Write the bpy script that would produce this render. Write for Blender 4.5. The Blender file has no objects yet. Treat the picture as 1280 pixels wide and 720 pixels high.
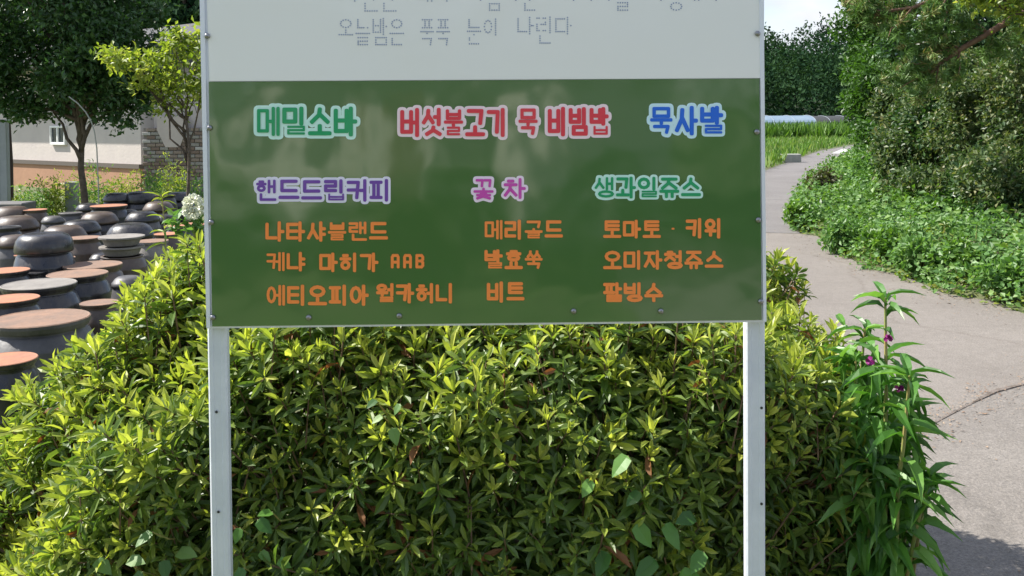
import bpy, math, random
import numpy as np
from mathutils import Vector, Matrix, noise
random.seed(7); rng = np.random.default_rng(7)
SC = bpy.context.scene
COL = SC.collection
R = math.radians
PI = math.pi

# ------------------------------------------------------------------ camera
F = 1200.0; EYE = 1.6; PITCH = R(1.5); ROLL = R(-0.5); PY = 181.0
cd = bpy.data.cameras.new("camera"); cam = bpy.data.objects.new("camera", cd); COL.objects.link(cam)
cd.sensor_width = 36; cd.lens = 36 * F / 1280; cd.shift_y = -(360 - PY) / 1280
cd.clip_start = 0.05; cd.clip_end = 2000
MROT = Matrix.Rotation(PI / 2 - PITCH, 3, 'X') @ Matrix.Rotation(ROLL, 3, 'Z')
cam.matrix_world = Matrix.Translation((0, 0, EYE)) @ MROT.to_4x4()
SC.camera = cam

def at(px, py, d):
    """world point seen at photo pixel (1280 wide) at distance d along +Y"""
    v = MROT @ Vector(((px - 640) / F, -(py - PY) / F, -1))
    return Vector((0, 0, EYE)) + v * (d / v.y)
def gnd(px, py, z=0.0):
    v = MROT @ Vector(((px - 640) / F, -(py - PY) / F, -1))
    return Vector((0, 0, EYE)) + v * ((z - EYE) / v.z)

# ------------------------------------------------------------------ light
SUN_DIR = Vector((-0.97, 0.24, 0)).normalized()
EL = R(47)
to_sun = Vector((SUN_DIR.x * math.cos(EL), SUN_DIR.y * math.cos(EL), math.sin(EL)))
sd = bpy.data.lights.new("sun", 'SUN'); sd.energy = 4.1; sd.angle = R(0.53); sd.color = (1, 0.95, 0.87)
sun = bpy.data.objects.new("sun", sd); COL.objects.link(sun)
sun.rotation_euler = to_sun.to_track_quat('Z', 'Y').to_euler(); sun.location = (-10, 10, 20)

W = bpy.data.worlds.new("World"); SC.world = W; W.use_nodes = True
nt = W.node_tree; N = nt.nodes; L = nt.links; N.clear()
out = N.new('ShaderNodeOutputWorld'); bg = N.new('ShaderNodeBackground'); bg.inputs[1].default_value = 0.128
sky = N.new('ShaderNodeTexSky'); sky.sky_type = 'NISHITA'; sky.sun_disc = False
sky.sun_elevation = EL; sky.sun_rotation = math.atan2(SUN_DIR.x, SUN_DIR.y)
sky.air_density = 1.2; sky.dust_density = 0.7
tc = N.new('ShaderNodeTexCoord'); mp = N.new('ShaderNodeMapping'); mp.inputs['Scale'].default_value = (1, 1, 2.6)
mp.inputs['Location'].default_value = (0.62, 0.3, 0.2)
nz = N.new('ShaderNodeTexNoise'); nz.inputs['Scale'].default_value = 2.6; nz.inputs['Detail'].default_value = 8; nz.inputs['Roughness'].default_value = .58
cr = N.new('ShaderNodeValToRGB'); cr.color_ramp.elements[0].position = .42; cr.color_ramp.elements[1].position = .60
mx = N.new('ShaderNodeMix'); mx.data_type = 'RGBA'; mx.inputs[7].default_value = (3.1, 3.2, 3.45, 1)
L.new(tc.outputs['Generated'], mp.inputs[0]); L.new(mp.outputs[0], nz.inputs['Vector']); L.new(nz.outputs[0], cr.inputs[0])
dm = N.new('ShaderNodeMix'); dm.data_type = 'RGBA'; dm.blend_type = 'MULTIPLY'; dm.inputs[0].default_value = 1; dm.inputs[7].default_value = (.62, .66, .74, 1)
n2 = N.new('ShaderNodeTexNoise'); n2.inputs['Scale'].default_value = 7; n2.inputs['Detail'].default_value = 6
c2 = N.new('ShaderNodeValToRGB'); c2.color_ramp.elements[0].position = .35; c2.color_ramp.elements[0].color = (2.75, 2.85, 3.15, 1); c2.color_ramp.elements[1].position = .62; c2.color_ramp.elements[1].color = (3.5, 3.55, 3.7, 1)
L.new(mp.outputs[0], n2.inputs['Vector']); L.new(n2.outputs[0], c2.inputs[0]); L.new(c2.outputs[0], mx.inputs[7])
L.new(cr.outputs[0], mx.inputs[0]); L.new(sky.outputs[0], dm.inputs[6]); L.new(dm.outputs[2], mx.inputs[6]); L.new(mx.outputs[2], bg.inputs[0]); L.new(bg.outputs[0], out.inputs[0])
SC.view_settings.view_transform = 'Standard'; SC.view_settings.look = 'None'
SC.view_settings.exposure = 1.25; SC.view_settings.gamma = 1
SC.render.engine = 'CYCLES'; SC.cycles.max_bounces = 8; SC.cycles.transparent_max_bounces = 8

# ------------------------------------------------------------------ materials
def mat(name, col=(.5, .5, .5), rough=.6, metal=0, col2=None, scale=8, detail=6, bump=0, bscale=40, coat=0, spec=.5, lo=.35, hi=.65, coords='Object'):
    m = bpy.data.materials.new(name); m.use_nodes = True; t = m.node_tree; b = t.nodes['Principled BSDF']
    b.inputs['Base Color'].default_value = (*col, 1); b.inputs['Roughness'].default_value = rough
    b.inputs['Metallic'].default_value = metal; b.inputs['Coat Weight'].default_value = coat; b.inputs['Specular IOR Level'].default_value = spec
    tcn = t.nodes.new('ShaderNodeTexCoord')
    if col2:
        n = t.nodes.new('ShaderNodeTexNoise'); n.inputs['Scale'].default_value = scale; n.inputs['Detail'].default_value = detail; n.inputs['Roughness'].default_value = .65
        r = t.nodes.new('ShaderNodeValToRGB'); r.color_ramp.elements[0].position = lo; r.color_ramp.elements[1].position = hi
        r.color_ramp.elements[0].color = (*col, 1); r.color_ramp.elements[1].color = (*col2, 1)
        t.links.new(tcn.outputs[coords], n.inputs['Vector']); t.links.new(n.outputs[0], r.inputs[0]); t.links.new(r.outputs[0], b.inputs['Base Color'])
    if bump:
        n = t.nodes.new('ShaderNodeTexNoise'); n.inputs['Scale'].default_value = bscale; n.inputs['Detail'].default_value = 5
        bp = t.nodes.new('ShaderNodeBump'); bp.inputs['Strength'].default_value = bump; bp.inputs['Distance'].default_value = .02
        t.links.new(tcn.outputs[coords], n.inputs['Vector']); t.links.new(n.outputs[0], bp.inputs['Height']); t.links.new(bp.outputs[0], b.inputs['Normal'])
    return m

def leafmat(name, stops, trans=.35, rough=.42, spec=.5, tcol=None):
    """leaf colour from the per-leaf 'tint' attribute; part of the light passes through"""
    m = bpy.data.materials.new(name); m.use_nodes = True; t = m.node_tree; b = t.nodes['Principled BSDF']
    a = t.nodes.new('ShaderNodeAttribute'); a.attribute_name = 'tint'
    oi = t.nodes.new('ShaderNodeObjectInfo')
    ad = t.nodes.new('ShaderNodeMath'); ad.operation = 'MULTIPLY_ADD'; ad.inputs[1].default_value = .12
    L2 = t.links
    L2.new(oi.outputs['Random'], ad.inputs[0]); L2.new(a.outputs['Fac'], ad.inputs[2])
    r = t.nodes.new('ShaderNodeValToRGB'); e = r.color_ramp.elements
    e[0].position = 0; e[0].color = (*stops[0], 1); e[1].position = 1; e[1].color = (*stops[-1], 1)
    for i, s in enumerate(stops[1:-1]):
        q = e.new((i + 1) / (len(stops) - 1)); q.color = (*s, 1)
    L2.new(ad.outputs[0], r.inputs[0]); L2.new(r.outputs[0], b.inputs['Base Color'])
    b.inputs['Roughness'].default_value = rough; b.inputs['Specular IOR Level'].default_value = spec
    tr = t.nodes.new('ShaderNodeBsdfTranslucent')
    hs = t.nodes.new('ShaderNodeMix'); hs.data_type = 'RGBA'; hs.blend_type = 'MULTIPLY'; hs.inputs[0].default_value = 1
    hs.inputs[7].default_value = (*(tcol or (1.5, 1.6, .7)), 1)
    L2.new(r.outputs[0], hs.inputs[6]); L2.new(hs.outputs[2], tr.inputs[0])
    ms = t.nodes.new('ShaderNodeMixShader'); ms.inputs[0].default_value = trans
    o = t.nodes['Material Output']
    L2.new(b.outputs[0], ms.inputs[1]); L2.new(tr.outputs[0], ms.inputs[2]); L2.new(ms.outputs[0], o.inputs[0])
    return m

M = {}
M['bark'] = mat('bark', (.06, .045, .03), .9, col2=(.13, .10, .075), scale=14, bump=.6, bscale=30)
M['twig'] = mat('twig', (.10, .06, .035), .8, col2=(.2, .13, .08), scale=30)
M['azalea'] = leafmat('azalea leaf', [(.055, .105, .022), (.10, .17, .034), (.18, .25, .045), (.33, .38, .065), (.47, .49, .11)], .40, .42)
M['darkleaf'] = leafmat('dark leaf', [(.012, .035, .012), (.025, .07, .018), (.04, .10, .025), (.07, .14, .035)], .25, .42)
M['yellowleaf'] = leafmat('yellow green leaf', [(.06, .11, .015), (.14, .20, .025), (.25, .31, .05), (.38, .38, .10)], .45, .45)
M['midleaf'] = leafmat('mid green leaf', [(.03, .08, .015), (.06, .14, .02), (.11, .22, .03), (.18, .30, .05)], .35, .45)
M['brightleaf'] = leafmat('bright leaf', [(.05, .125, .03), (.085, .19, .045), (.13, .25, .065), (.21, .32, .10)], .35, .5)
M['oliveleaf'] = leafmat('olive leaf', [(.016, .042, .014), (.032, .072, .02), (.065, .115, .032), (.12, .16, .055), (.22, .21, .09)], .3, .5)
M['redleaf'] = leafmat('reddish leaf', [(.04, .05, .02), (.08, .07, .03), (.10, .14, .04)], .25, .5)
M['pineleaf'] = leafmat('pine needle', [(.05, .10, .03), (.09, .18, .04), (.15, .27, .06), (.30, .24, .10)], .2, .5)
M['balsamleaf'] = leafmat('balsam leaf', [(.035, .10, .018), (.06, .17, .025), (.10, .24, .04), (.17, .33, .07)], .35, .42)
M['grass'] = leafmat('grass', [(.06, .13, .02), (.10, .20, .035), (.15, .27, .05), (.22, .29, .09)], .35, .6)
M['forest'] = leafmat('forest leaf', [(.008, .024, .012), (.014, .040, .018), (.024, .058, .024), (.042, .085, .033)], .15, .95, spec=.1)
M['petal_white'] = mat('white petals', (.75, .76, .62), .6)
M['petal_magenta'] = mat('magenta petals', (.22, .008, .15), .6)
M['stem'] = mat('green stem', (.16, .26, .06), .55, col2=(.30, .20, .08), scale=12)

# ------------------------------------------------------------------ mesh helpers
def mk(name, V, Fc, mats, parent=None, mi=None, tint=None, smooth=False, loc=None):
    """one mesh object from numpy verts and tris/quads (Fc: (n,3) or (n,4) array or list of lists)"""
    me = bpy.data.meshes.new(name)
    if isinstance(Fc, np.ndarray):
        V = np.asarray(V, dtype=np.float32); n, k = Fc.shape
        me.vertices.add(len(V)); me.vertices.foreach_set('co', V.ravel())
        me.loops.add(n * k); me.loops.foreach_set('vertex_index', Fc.astype(np.int32).ravel())
        me.polygons.add(n); me.polygons.foreach_set('loop_start', np.arange(0, n * k, k, dtype=np.int32))
        me.polygons.foreach_set('loop_total', np.full(n, k, dtype=np.int32))
        me.update(calc_edges=True)
    else:
        me.from_pydata([tuple(v) for v in V], [], Fc); me.update()
    for m in (mats if isinstance(mats, (list, tuple)) else [mats]): me.materials.append(m)
    if mi is not None: me.polygons.foreach_set('material_index', np.asarray(mi, dtype=np.int32))
    if tint is not None:
        a = me.attributes.new('tint', 'FLOAT', 'POINT'); a.data.foreach_set('value', np.asarray(tint, dtype=np.float32))
    me.polygons.foreach_set('use_smooth', np.full(len(me.polygons), smooth)); me.update()
    return link(name, me, parent, loc)
def link(name, me, parent=None, loc=None):
    o = bpy.data.objects.new(name, me); COL.objects.link(o)
    if parent: o.parent = parent
    if loc is not None: o.location = loc
    return o
def thing(name, label, cat, loc=(0, 0, 0), rz=0, group=None):
    o = bpy.data.objects.new(name, None); COL.objects.link(o); o.location = loc; o.rotation_euler = (0, 0, rz)
    o.empty_display_size = .1
    return tag(o, label, cat, group)
def tag(o, label=None, cat=None, group=None, kind=None):
    if label: o['label'] = label
    if cat: o['category'] = cat
    if group: o['group'] = group
    if kind: o['kind'] = kind
    return o

class MB:
    def __init__(s): s.v = []; s.f = []; s.m = []
    def add(s, v, f, mi=0):
        b = len(s.v); s.v += [tuple(x) for x in v]; s.f += [[b + i for i in q] for q in f]; s.m += [mi] * len(f)
    def box(s, x0, x1, y0, y1, z0, z1, mi=0, bev=0):
        if bev:
            # chamfered box
            c = []
            for x, sx in ((x0, 1), (x1, -1)):
                for y, sy in ((y0, 1), (y1, -1)):
                    for z, sz in ((z0, 1), (z1, -1)):
                        c += [(x, y + sy * bev, z + sz * bev), (x + sx * bev, y, z + sz * bev), (x + sx * bev, y + sy * bev, z)]
            I = lambda i, j, k, a: (i * 4 + j * 2 + k) * 3 + a
            f = []
            for i in (0, 1): f.append([I(i, 0, 0, 0), I(i, 1, 0, 0), I(i, 1, 1, 0), I(i, 0, 1, 0)])
            for j in (0, 1): f.append([I(0, j, 0, 1), I(1, j, 0, 1), I(1, j, 1, 1), I(0, j, 1, 1)])
            for k in (0, 1): f.append([I(0, 0, k, 2), I(1, 0, k, 2), I(1, 1, k, 2), I(0, 1, k, 2)])
            for i in (0, 1):
                for j in (0, 1): f.append([I(i, j, 0, 0), I(i, j, 1, 0), I(i, j, 1, 1), I(i, j, 0, 1)])
                for k in (0, 1): f.append([I(i, 0, k, 0), I(i, 1, k, 0), I(i, 1, k, 2), I(i, 0, k, 2)])
            for j in (0, 1):
                for k in (0, 1): f.append([I(0, j, k, 1), I(1, j, k, 1), I(1, j, k, 2), I(0, j, k, 2)])
            for i in (0, 1):
                for j in (0, 1):
                    for k in (0, 1): f.append([I(i, j, k, 0), I(i, j, k, 1), I(i, j, k, 2)])
            s.add(c, f, mi)
        else:
            s.add([(x0, y0, z0), (x1, y0, z0), (x1, y1, z0), (x0, y1, z0), (x0, y0, z1), (x1, y0, z1), (x1, y1, z1), (x0, y1, z1)],
                  [(3, 2, 1, 0), (4, 5, 6, 7), (0, 1, 5, 4), (1, 2, 6, 5), (2, 3, 7, 6), (3, 0, 4, 7)], mi)
    def tube(s, pts, rad, n=6, mi=0, cap=True):
        pts = [Vector(p) for p in pts]
        if not hasattr(rad, '__len__'): rad = [rad] * len(pts)
        b = len(s.v); up = None
        for i, p in enumerate(pts):
            t = (pts[min(i + 1, len(pts) - 1)] - pts[max(i - 1, 0)]).normalized()
            if up is None: up = t.orthogonal().normalized()
            up = (up - t * up.dot(t)).normalized(); w = t.cross(up)
            for k in range(n):
                a = 2 * PI * k / n; s.v.append(tuple(p + (up * math.cos(a) + w * math.sin(a)) * rad[i]))
        for i in range(len(pts) - 1):
            for k in range(n):
                s.f.append([b + i * n + k, b + i * n + (k + 1) % n, b + (i + 1) * n + (k + 1) % n, b + (i + 1) * n + k]); s.m.append(mi)
        if cap:
            s.f.append([b + k for k in range(n)][::-1]); s.m.append(mi)
            e = b + (len(pts) - 1) * n; s.f.append([e + k for k in range(n)]); s.m.append(mi)
    def lathe(s, prof, n=28, mi=0, c=(0, 0, 0)):
        b = len(s.v)
        for r, z in prof:
            for k in range(n):
                a = 2 * PI * k / n; s.v.append((c[0] + r * math.cos(a), c[1] + r * math.sin(a), c[2] + z))
        for i in range(len(prof) - 1):
            for k in range(n):
                s.f.append([b + i * n + k, b + i * n + (k + 1) % n, b + (i + 1) * n + (k + 1) % n, b + (i + 1) * n + k]); s.m.append(mi)
    def build(s, name, mats, parent=None, smooth=False, loc=None):
        o = mk(name, s.v, s.f, mats, parent, mi=s.m, smooth=smooth, loc=loc); o.data.validate(); return o

# ---- leaf templates: verts in (along, across, up) unit space, triangle faces
LEAF4 = (np.array([[0, 0, 0], [.5, -.5, .10], [1, 0, -.05], [.5, .5, .10]]), np.array([[0, 1, 2], [0, 2, 3]]))
LEAF8 = (np.array([[0, 0, 0], [.33, -.36, .07], [.33, 0, .0], [.33, .36, .07], [.7, -.44, .03], [.7, 0, -.05], [.7, .44, .03], [1, 0, -.16]]),
         np.array([[0, 1, 2], [0, 2, 3], [1, 4, 5], [1, 5, 2], [2, 5, 6], [2, 6, 3], [4, 7, 5], [5, 7, 6]]))
LANCE = (np.array([[0, 0, 0], [.25, -.42, .06], [.25, 0, .02], [.25, .42, .06], [.55, -.5, .0], [.55, 0, -.06], [.55, .5, .0], [.8, -.28, -.12], [.8, 0, -.17], [.8, .28, -.12], [1, 0, -.30]]),
         np.array([[0, 1, 2], [0, 2, 3], [1, 4, 5], [1, 5, 2], [2, 5, 6], [2, 6, 3], [4, 7, 8], [4, 8, 5], [5, 8, 9], [5, 9, 6], [7, 10, 8], [8, 10, 9]]))
def leaves(P, A, U, Ln, Wd, tmpl=LEAF4):
    """P base points, A along-direction, U rough up-normal, lengths, widths -> verts, faces"""
    P = np.asarray(P, float); A = np.asarray(A, float); U = np.asarray(U, float); n = len(P)
    A = A / (np.linalg.norm(A, axis=1, keepdims=True) + 1e-9)
    S = np.cross(U, A); S /= (np.linalg.norm(S, axis=1, keepdims=True) + 1e-9)
    Nn = np.cross(A, S)
    Ln = np.broadcast_to(np.asarray(Ln, float), (n,)); Wd = np.broadcast_to(np.asarray(Wd, float), (n,))
    T, Fc = tmpl
    V = (P[:, None, :] + A[:, None, :] * (T[None, :, 0, None] * Ln[:, None, None]) + S[:, None, :] * (T[None, :, 1, None] * Wd[:, None, None])
         + Nn[:, None, :] * (T[None, :, 2, None] * Ln[:, None, None]))
    k = len(T)
    Fa = (Fc[None] + (np.arange(n) * k)[:, None, None]).reshape(-1, 3)
    return V.reshape(-1, 3), Fa, k
def unit(n):
    v = rng.normal(size=(n, 3)); return v / np.linalg.norm(v, axis=1, keepdims=True)
def lumpy(B, k, f):
    out = []
    for b in B:
        d = unit(k); rr = f * (.6 + .8 * rng.random(k))
        for i in range(k): out.append([*(b[:3] + d[i] * b[3:] * (1 - rr[i] * .75)), *(b[3:] * rr[i])])
    return np.array(out)
def cloud(blobs, ntw, per, size, spread, shell=.45, wr=.55, up=.5, tmpl=LEAF4, tlo=0, thi=1, droop=0.0, keep=None, sub=12, subf=.34, btint=0):
    """leaf sprays: ntw twig ends spread through the outer part of the blobs, per leaves round each"""
    B = np.array(blobs, float)  # x y z rx ry rz
    if sub: B = lumpy(B, sub, subf)
    w = (B[:, 3] * B[:, 4] + B[:, 4] * B[:, 5] + B[:, 3] * B[:, 5]); w /= w.sum()
    idx = rng.choice(len(B), ntw, p=w); d = unit(ntw); r = 1 - shell * rng.random(ntw) ** 1.4
    ph = rng.random(3) * 9
    lump = 1 + .16 * np.sin(d[:, 0] * 5 + ph[0] + idx) * np.cos(d[:, 2] * 6 + ph[1]) + .10 * np.sin(d[:, 1] * 11 + ph[2])
    T = B[idx, :3] + d * B[idx, 3:] * (r * lump)[:, None]
    if keep is not None:
        k = keep(T); T = T[k]; d = d[k]; ntw = len(T)
    tt = rng.random(ntw)
    P = np.repeat(T, per, 0) + rng.normal(size=(ntw * per, 3)) * spread
    A = np.repeat(d, per, 0) * .7 + unit(ntw * per); A[:, 2] -= droop
    U = unit(ntw * per) * .6 + np.array([0, 0, up]) + np.repeat(d, per, 0) * .4
    sz = size * (.6 + .8 * rng.random(len(P)))
    V, Fa, k = leaves(P, A, U, sz, sz * wr, tmpl)
    ti = np.clip(tlo + (thi - tlo) * (.55 * np.repeat(tt, per) + .45 * rng.random(len(P))), 0, 1)
    if btint: ti = ti * (1 - btint) + btint * np.repeat((idx // 2 * .6180339) % 1, per)
    return V, Fa, np.repeat(ti, k), T
def foliage(name, m, parent, *a, **kw):
    V, Fa, ti, T = cloud(*a, **kw); o = mk(name, V, Fa, m, parent, tint=ti); o['kind'] = 'stuff'
    return o, T
def wob(a, b, n=5, amt=.05):
    a = Vector(a); b = Vector(b); l = (b - a).length
    return [a.lerp(b, i / n) + (Vector([random.uniform(-1, 1) for _ in range(3)]) * amt * l if 0 < i < n else Vector()) for i in range(n + 1)]
def tree(name, label, cat, base, trunk_top, r0, blobs, m, ntw, per, size, spread, group=None, nlimb=12, **kw):
    base = Vector(base); root = thing(name, label, cat, base, group=group)
    B = [(b[0] - base.x, b[1] - base.y, b[2] - base.z, *b[3:]) for b in blobs]
    tt = Vector(trunk_top) - base
    mb = MB(); pts = wob((0, 0, -.1), tt, 5, .02); mb.tube(pts, [r0 * (1.35 if i == 0 else 1 - .09 * i) for i in range(6)], 10); mb.build('trunk', M['bark'], root, True)
    V, Fa, ti, T = cloud(B, ntw, per, size, spread, **kw)
    mb = MB()
    ends = [Vector(T[i]) for i in rng.choice(len(T), min(nlimb * 3, len(T)), replace=False)]
    cen = [Vector(b[:3]) for b in B]
    for i in range(nlimb):
        c = random.choice(cen); s = pts[3].lerp(tt, random.random()) if i % 3 else tt
        e = min(ends, key=lambda q: (q - c).length + random.random() * .5); ends.remove(e)
        p = wob(s, e, 5, .05); mb.tube(p, [r0 * .5 * (1 - .16 * j) + .003 for j in range(6)], 6)
        for k in range(3):
            q = p[random.randint(2, 4)]; e2 = Vector(T[rng.integers(len(T))])
            if (e2 - q).length < (e - s).length * .8: mb.tube(wob(q, e2, 3, .06), [r0 * .16, r0 * .12, r0 * .07, .003], 5)
    mb.build('limbs', M['bark'], root, True)
    o = mk('crown', V, Fa, m, root, tint=ti); o['kind'] = 'stuff'
    return root

# ------------------------------------------------------------------ the ground, roads, field
def grid(name, x0, x1, y0, y1, n, m, zf, k=1):
    xs = np.linspace(x0, x1, n); ys = np.linspace(y0, y1, n); V = []
    for y in ys:
        for x in xs: V.append((x, y, zf(x, y)))
    Fa = np.array([[j * n + i, j * n + i + 1, (j + 1) * n + i + 1, (j + 1) * n + i] for j in range(n - 1) for i in range(n - 1)])
    return mk(name, V, Fa, m, smooth=True)
gm = mat('soil and grass', (.10, .085, .05), .95, col2=(.10, .15, .04), scale=.8, detail=9, bump=.5, bscale=6)
ground = tag(mk('ground', [(-600, -300, -.012), (600, -300, -.012), (600, 900, -.012), (-600, 900, -.012)], [[0, 1, 2, 3]], gm), kind='structure')

road_m = mat('old asphalt', (.13, .122, .115), .93)
def road_nodes(m, base, patch, crackc, sc=1.0):
    t = m.node_tree; b = t.nodes['Principled BSDF']; l = t.links
    g = t.nodes.new('ShaderNodeTexCoord')
    def noise_(s, d=8, r=.6):
        n = t.nodes.new('ShaderNodeTexNoise'); n.inputs['Scale'].default_value = s; n.inputs['Detail'].default_value = d; n.inputs['Roughness'].default_value = r
        l.new(g.outputs['Object'], n.inputs['Vector']); return n
    def ramp(src, p0, p1, c0, c1):
        r = t.nodes.new('ShaderNodeValToRGB'); r.color_ramp.elements[0].position = p0; r.color_ramp.elements[1].position = p1
        r.color_ramp.elements[0].color = (*c0, 1); r.color_ramp.elements[1].color = (*c1, 1); l.new(src, r.inputs[0]); return r
    def mul(a, b_):
        x = t.nodes.new('ShaderNodeMix'); x.data_type = 'RGBA'; x.blend_type = 'MULTIPLY'; x.inputs[0].default_value = 1
        l.new(a, x.inputs[6]); l.new(b_, x.inputs[7]); return x.outputs[2]
    big = ramp(noise_(.7, 5).outputs[0], .35, .68, base, patch)
    fine = ramp(noise_(90, 3, .8).outputs[0], .3, .72, (.62, .62, .62), (1.35, 1.33, 1.3))
    grit = ramp(noise_(14, 6, .8).outputs[0], .3, .7, (.84, .83, .81), (1.13, 1.13, 1.13))
    c = mul(mul(big.outputs[0], fine.outputs[0]), grit.outputs[0])
    vo = t.nodes.new('ShaderNodeTexVoronoi'); vo.feature = 'DISTANCE_TO_EDGE'; vo.inputs['Scale'].default_value = .33 * sc
    wn = noise_(2.2, 6, .7); ad = t.nodes.new('ShaderNodeMixRGB'); ad.inputs[0].default_value = .30
    l.new(g.outputs['Object'], ad.inputs[1]); l.new(wn.outputs['Color'], ad.inputs[2]); l.new(ad.outputs[0], vo.inputs['Vector'])
    ck = ramp(vo.outputs['Distance'], .0, .006, crackc, (1, 1, 1)); c = mul(c, ck.outputs[0])
    l.new(c, b.inputs['Base Color'])
    bp = t.nodes.new('ShaderNodeBump'); bp.inputs['Strength'].default_value = .5; bp.inputs['Distance'].default_value = .01
    l.new(fine.outputs[0], bp.inputs['Height']); l.new(bp.outputs[0], b.inputs['Normal'])
road_nodes(road_m, (.180, .162, .146), (.228, .207, .188), (.82, .80, .78))
road2_m = mat('newer grey asphalt', (.13, .122, .115), .9); road_nodes(road2_m, (.155, .145, .145), (.19, .18, .178), (.7, .7, .7), .4)
def sheet(name, pts, z, m):
    o = mk(name, [(p[0], p[1], z) for p in pts], [list(range(len(pts)))], m); tag(o, kind='structure'); return o
def g2(*p): return [tuple(gnd(*q)[:2]) for q in p]
right_edge = g2((1280, 392), (1240, 376), (1180, 367), (1127, 343), (1087, 337), (1053, 317), (1040, 297), (1000, 292))
near = [(1.22, -14), (9, -14), (6.5, 2), (5.2, 6.2)] + right_edge + [(3.1, 13.4), (1.9, 9), (1.3, 5)]
sheet('road', near, 0.0, road_m)
le = g2((957, 213), (990, 201), (1023, 189), (1073, 180)); re_ = g2((1000, 292), (989, 270), (1007, 243), (1050, 213), (1078, 190))
far = [tuple(re_[0])] + re_[1:] + [(34, 62), (60, 66), (60, 72), (34, 68.5)] + le[::-1] + [(4.6, 22), (2.9, 16), (3.1, 13.4)]
sheet('lane', far, 0.004, road2_m)
# a raised seam where the rough old surface meets the smoother overlay
seam = MB()
sp_ = [Vector((*gnd(x, y)[:2], .003)) for x, y in ((1420, 425), (1340, 452), (1285, 480), (1243, 491), (1213, 506), (1180, 523), (1150, 540), (1090, 580), (1030, 640))]
seam.tube(sp_, [.006, .009, .012, .016, .007, .009, .006, .007, .006], 5)
tag(seam.build('road_seam', mat('road seam', (.11, .085, .065), .95, col2=(.26, .22, .19), scale=25)), kind='structure')
sheet('rough_asphalt', [tuple(p[:2]) for p in sp_] + [(1.3, 1.0), (6.6, 1.0)], 0.004,
      (lambda m: (road_nodes(m, (.165, .15, .137), (.21, .193, .176), (.8, .8, .8), .5), m)[1])(mat('rough asphalt', (.2, .2, .2), .95)))
mk_ = MB(); a, b_ = gnd(1046, 192), gnd(1058, 186.5); dd = (b_ - a); nn = Vector((-dd.y, dd.x, 0)).normalized() * .22
mk_.add([(a - nn)[:2] + (.008,), (b_ - nn)[:2] + (.008,), (b_ + nn)[:2] + (.008,), (a + nn)[:2] + (.008,)] if False else [Vector(((a - nn).x, (a - nn).y, .008)), Vector(((b_ - nn).x, (b_ - nn).y, .008)), Vector(((b_ + nn).x, (b_ + nn).y, .008)), Vector(((a + nn).x, (a + nn).y, .008))], [(0, 1, 2, 3)])
tag(mk_.build('road_marking', mat('worn road paint', (.42, .42, .40), .8)), kind='structure')

def in_poly(px, py, poly):
    poly = np.array(poly); c = np.zeros(len(px), bool); j = len(poly) - 1
    for i in range(len(poly)):
        xi, yi = poly[i]; xj, yj = poly[j]
        k = ((yi > py) != (yj > py)) & (px < (xj - xi) * (py - yi) / (yj - yi + 1e-12) + xi); c ^= k; j = i
    return c
NEARP, FARP = near, far
def off_road(x, y): return ~(in_poly(x, y, NEARP) | in_poly(x, y, FARP))

# field grass (blades) between the lane and the wood
def blades(n, xf, yf, h, w, tl=0, th=1, hh=None, lean=.35):
    x = xf(n); y = yf(n); k = off_road(x, y); x = x[k]; y = y[k]; n = len(x)
    A = np.stack([rng.normal(size=n) * lean, rng.normal(size=n) * lean, np.ones(n)], 1)
    U = unit(n); U[:, 2] *= .1
    hs = h * (.5 + rng.random(n)) * (1 if hh is None else hh(x, y))
    z = np.zeros(n) - .01
    V, Fa, kk = leaves(np.stack([x, y, z], 1), A, U, hs, w * (.6 + .8 * rng.random(n)))
    return V, Fa, np.repeat(np.clip(tl + (th - tl) * rng.random(n), 0, 1), kk)
fx = lambda n: rng.uniform(3, 40, n)
V, Fa, ti = blades(60000, lambda n: 4 + 36 * rng.random(n), lambda n: 24 + 66 * rng.random(n) ** 1.3, .38, .07)
tag(mk('field_grass', V, Fa, M['grass'], tint=ti), kind='stuff')
V, Fa, ti = blades(9000, lambda n: 6 + 22 * rng.random(n), lambda n: 62 + 8 * rng.random(n), 1.0, .08, .1, .6)
tag(mk('tall_grass', V, Fa, M['grass'], tint=ti), kind='stuff')
# concrete marker beside the lane
p = gnd(988, 203); cb = MB(); cb.box(-.33, .33, -.2, .2, -.02, .30, bev=.02)
tag(cb.build('concrete_block', mat('pale concrete', (.36, .35, .32), .9, col2=(.26, .27, .24), scale=6, bump=.3), loc=p), 'small pale concrete block in the grass at the lane edge', 'concrete block')

# greenhouses beyond the field
film = mat('greenhouse film', (.13, .19, .26), .6, col2=(.19, .25, .31), scale=.4)
def tunnel(p, w, ln, h, m, lab, n=14):
    root = thing('greenhouse', lab, 'greenhouse', p, R(0), group='plastic tunnel greenhouses at the wood edge')
    prof = [(-w / 2, 0)] + [(-w / 2 * math.cos(PI * i / 12), .55 * h + .45 * h * math.sin(PI * i / 12)) for i in range(13)] + [(w / 2, 0)]
    v = []; f = []
    for i in range(n + 1):
        x = ln * i / n
        for (a, z) in prof: v.append((x, a, z))
    k = len(prof)
    for i in range(n):
        for j in range(k - 1): f.append([i * k + j, i * k + j + 1, (i + 1) * k + j + 1, (i + 1) * k + j])
    f.append(list(range(k))); f.append(list(range(n * k, n * k + k))[::-1])
    mk('film_cover', v, f, m, root)
    mb = MB()
    for i in range(0, n + 1, 2): mb.tube([(ln * i / n, a * 1.005, z * 1.01 + .01) for a, z in prof], .022, 5)
    mb.build('hoops', mat('galvanised hoop', (.25, .28, .32), .6, .2), root)
p0 = at(830, 150, 88); tunnel((p0.x, 88, 0), 6, at(1008, 150, 88).x - p0.x, 1.75, film, 'long pale blue plastic greenhouse beyond the field')
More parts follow.
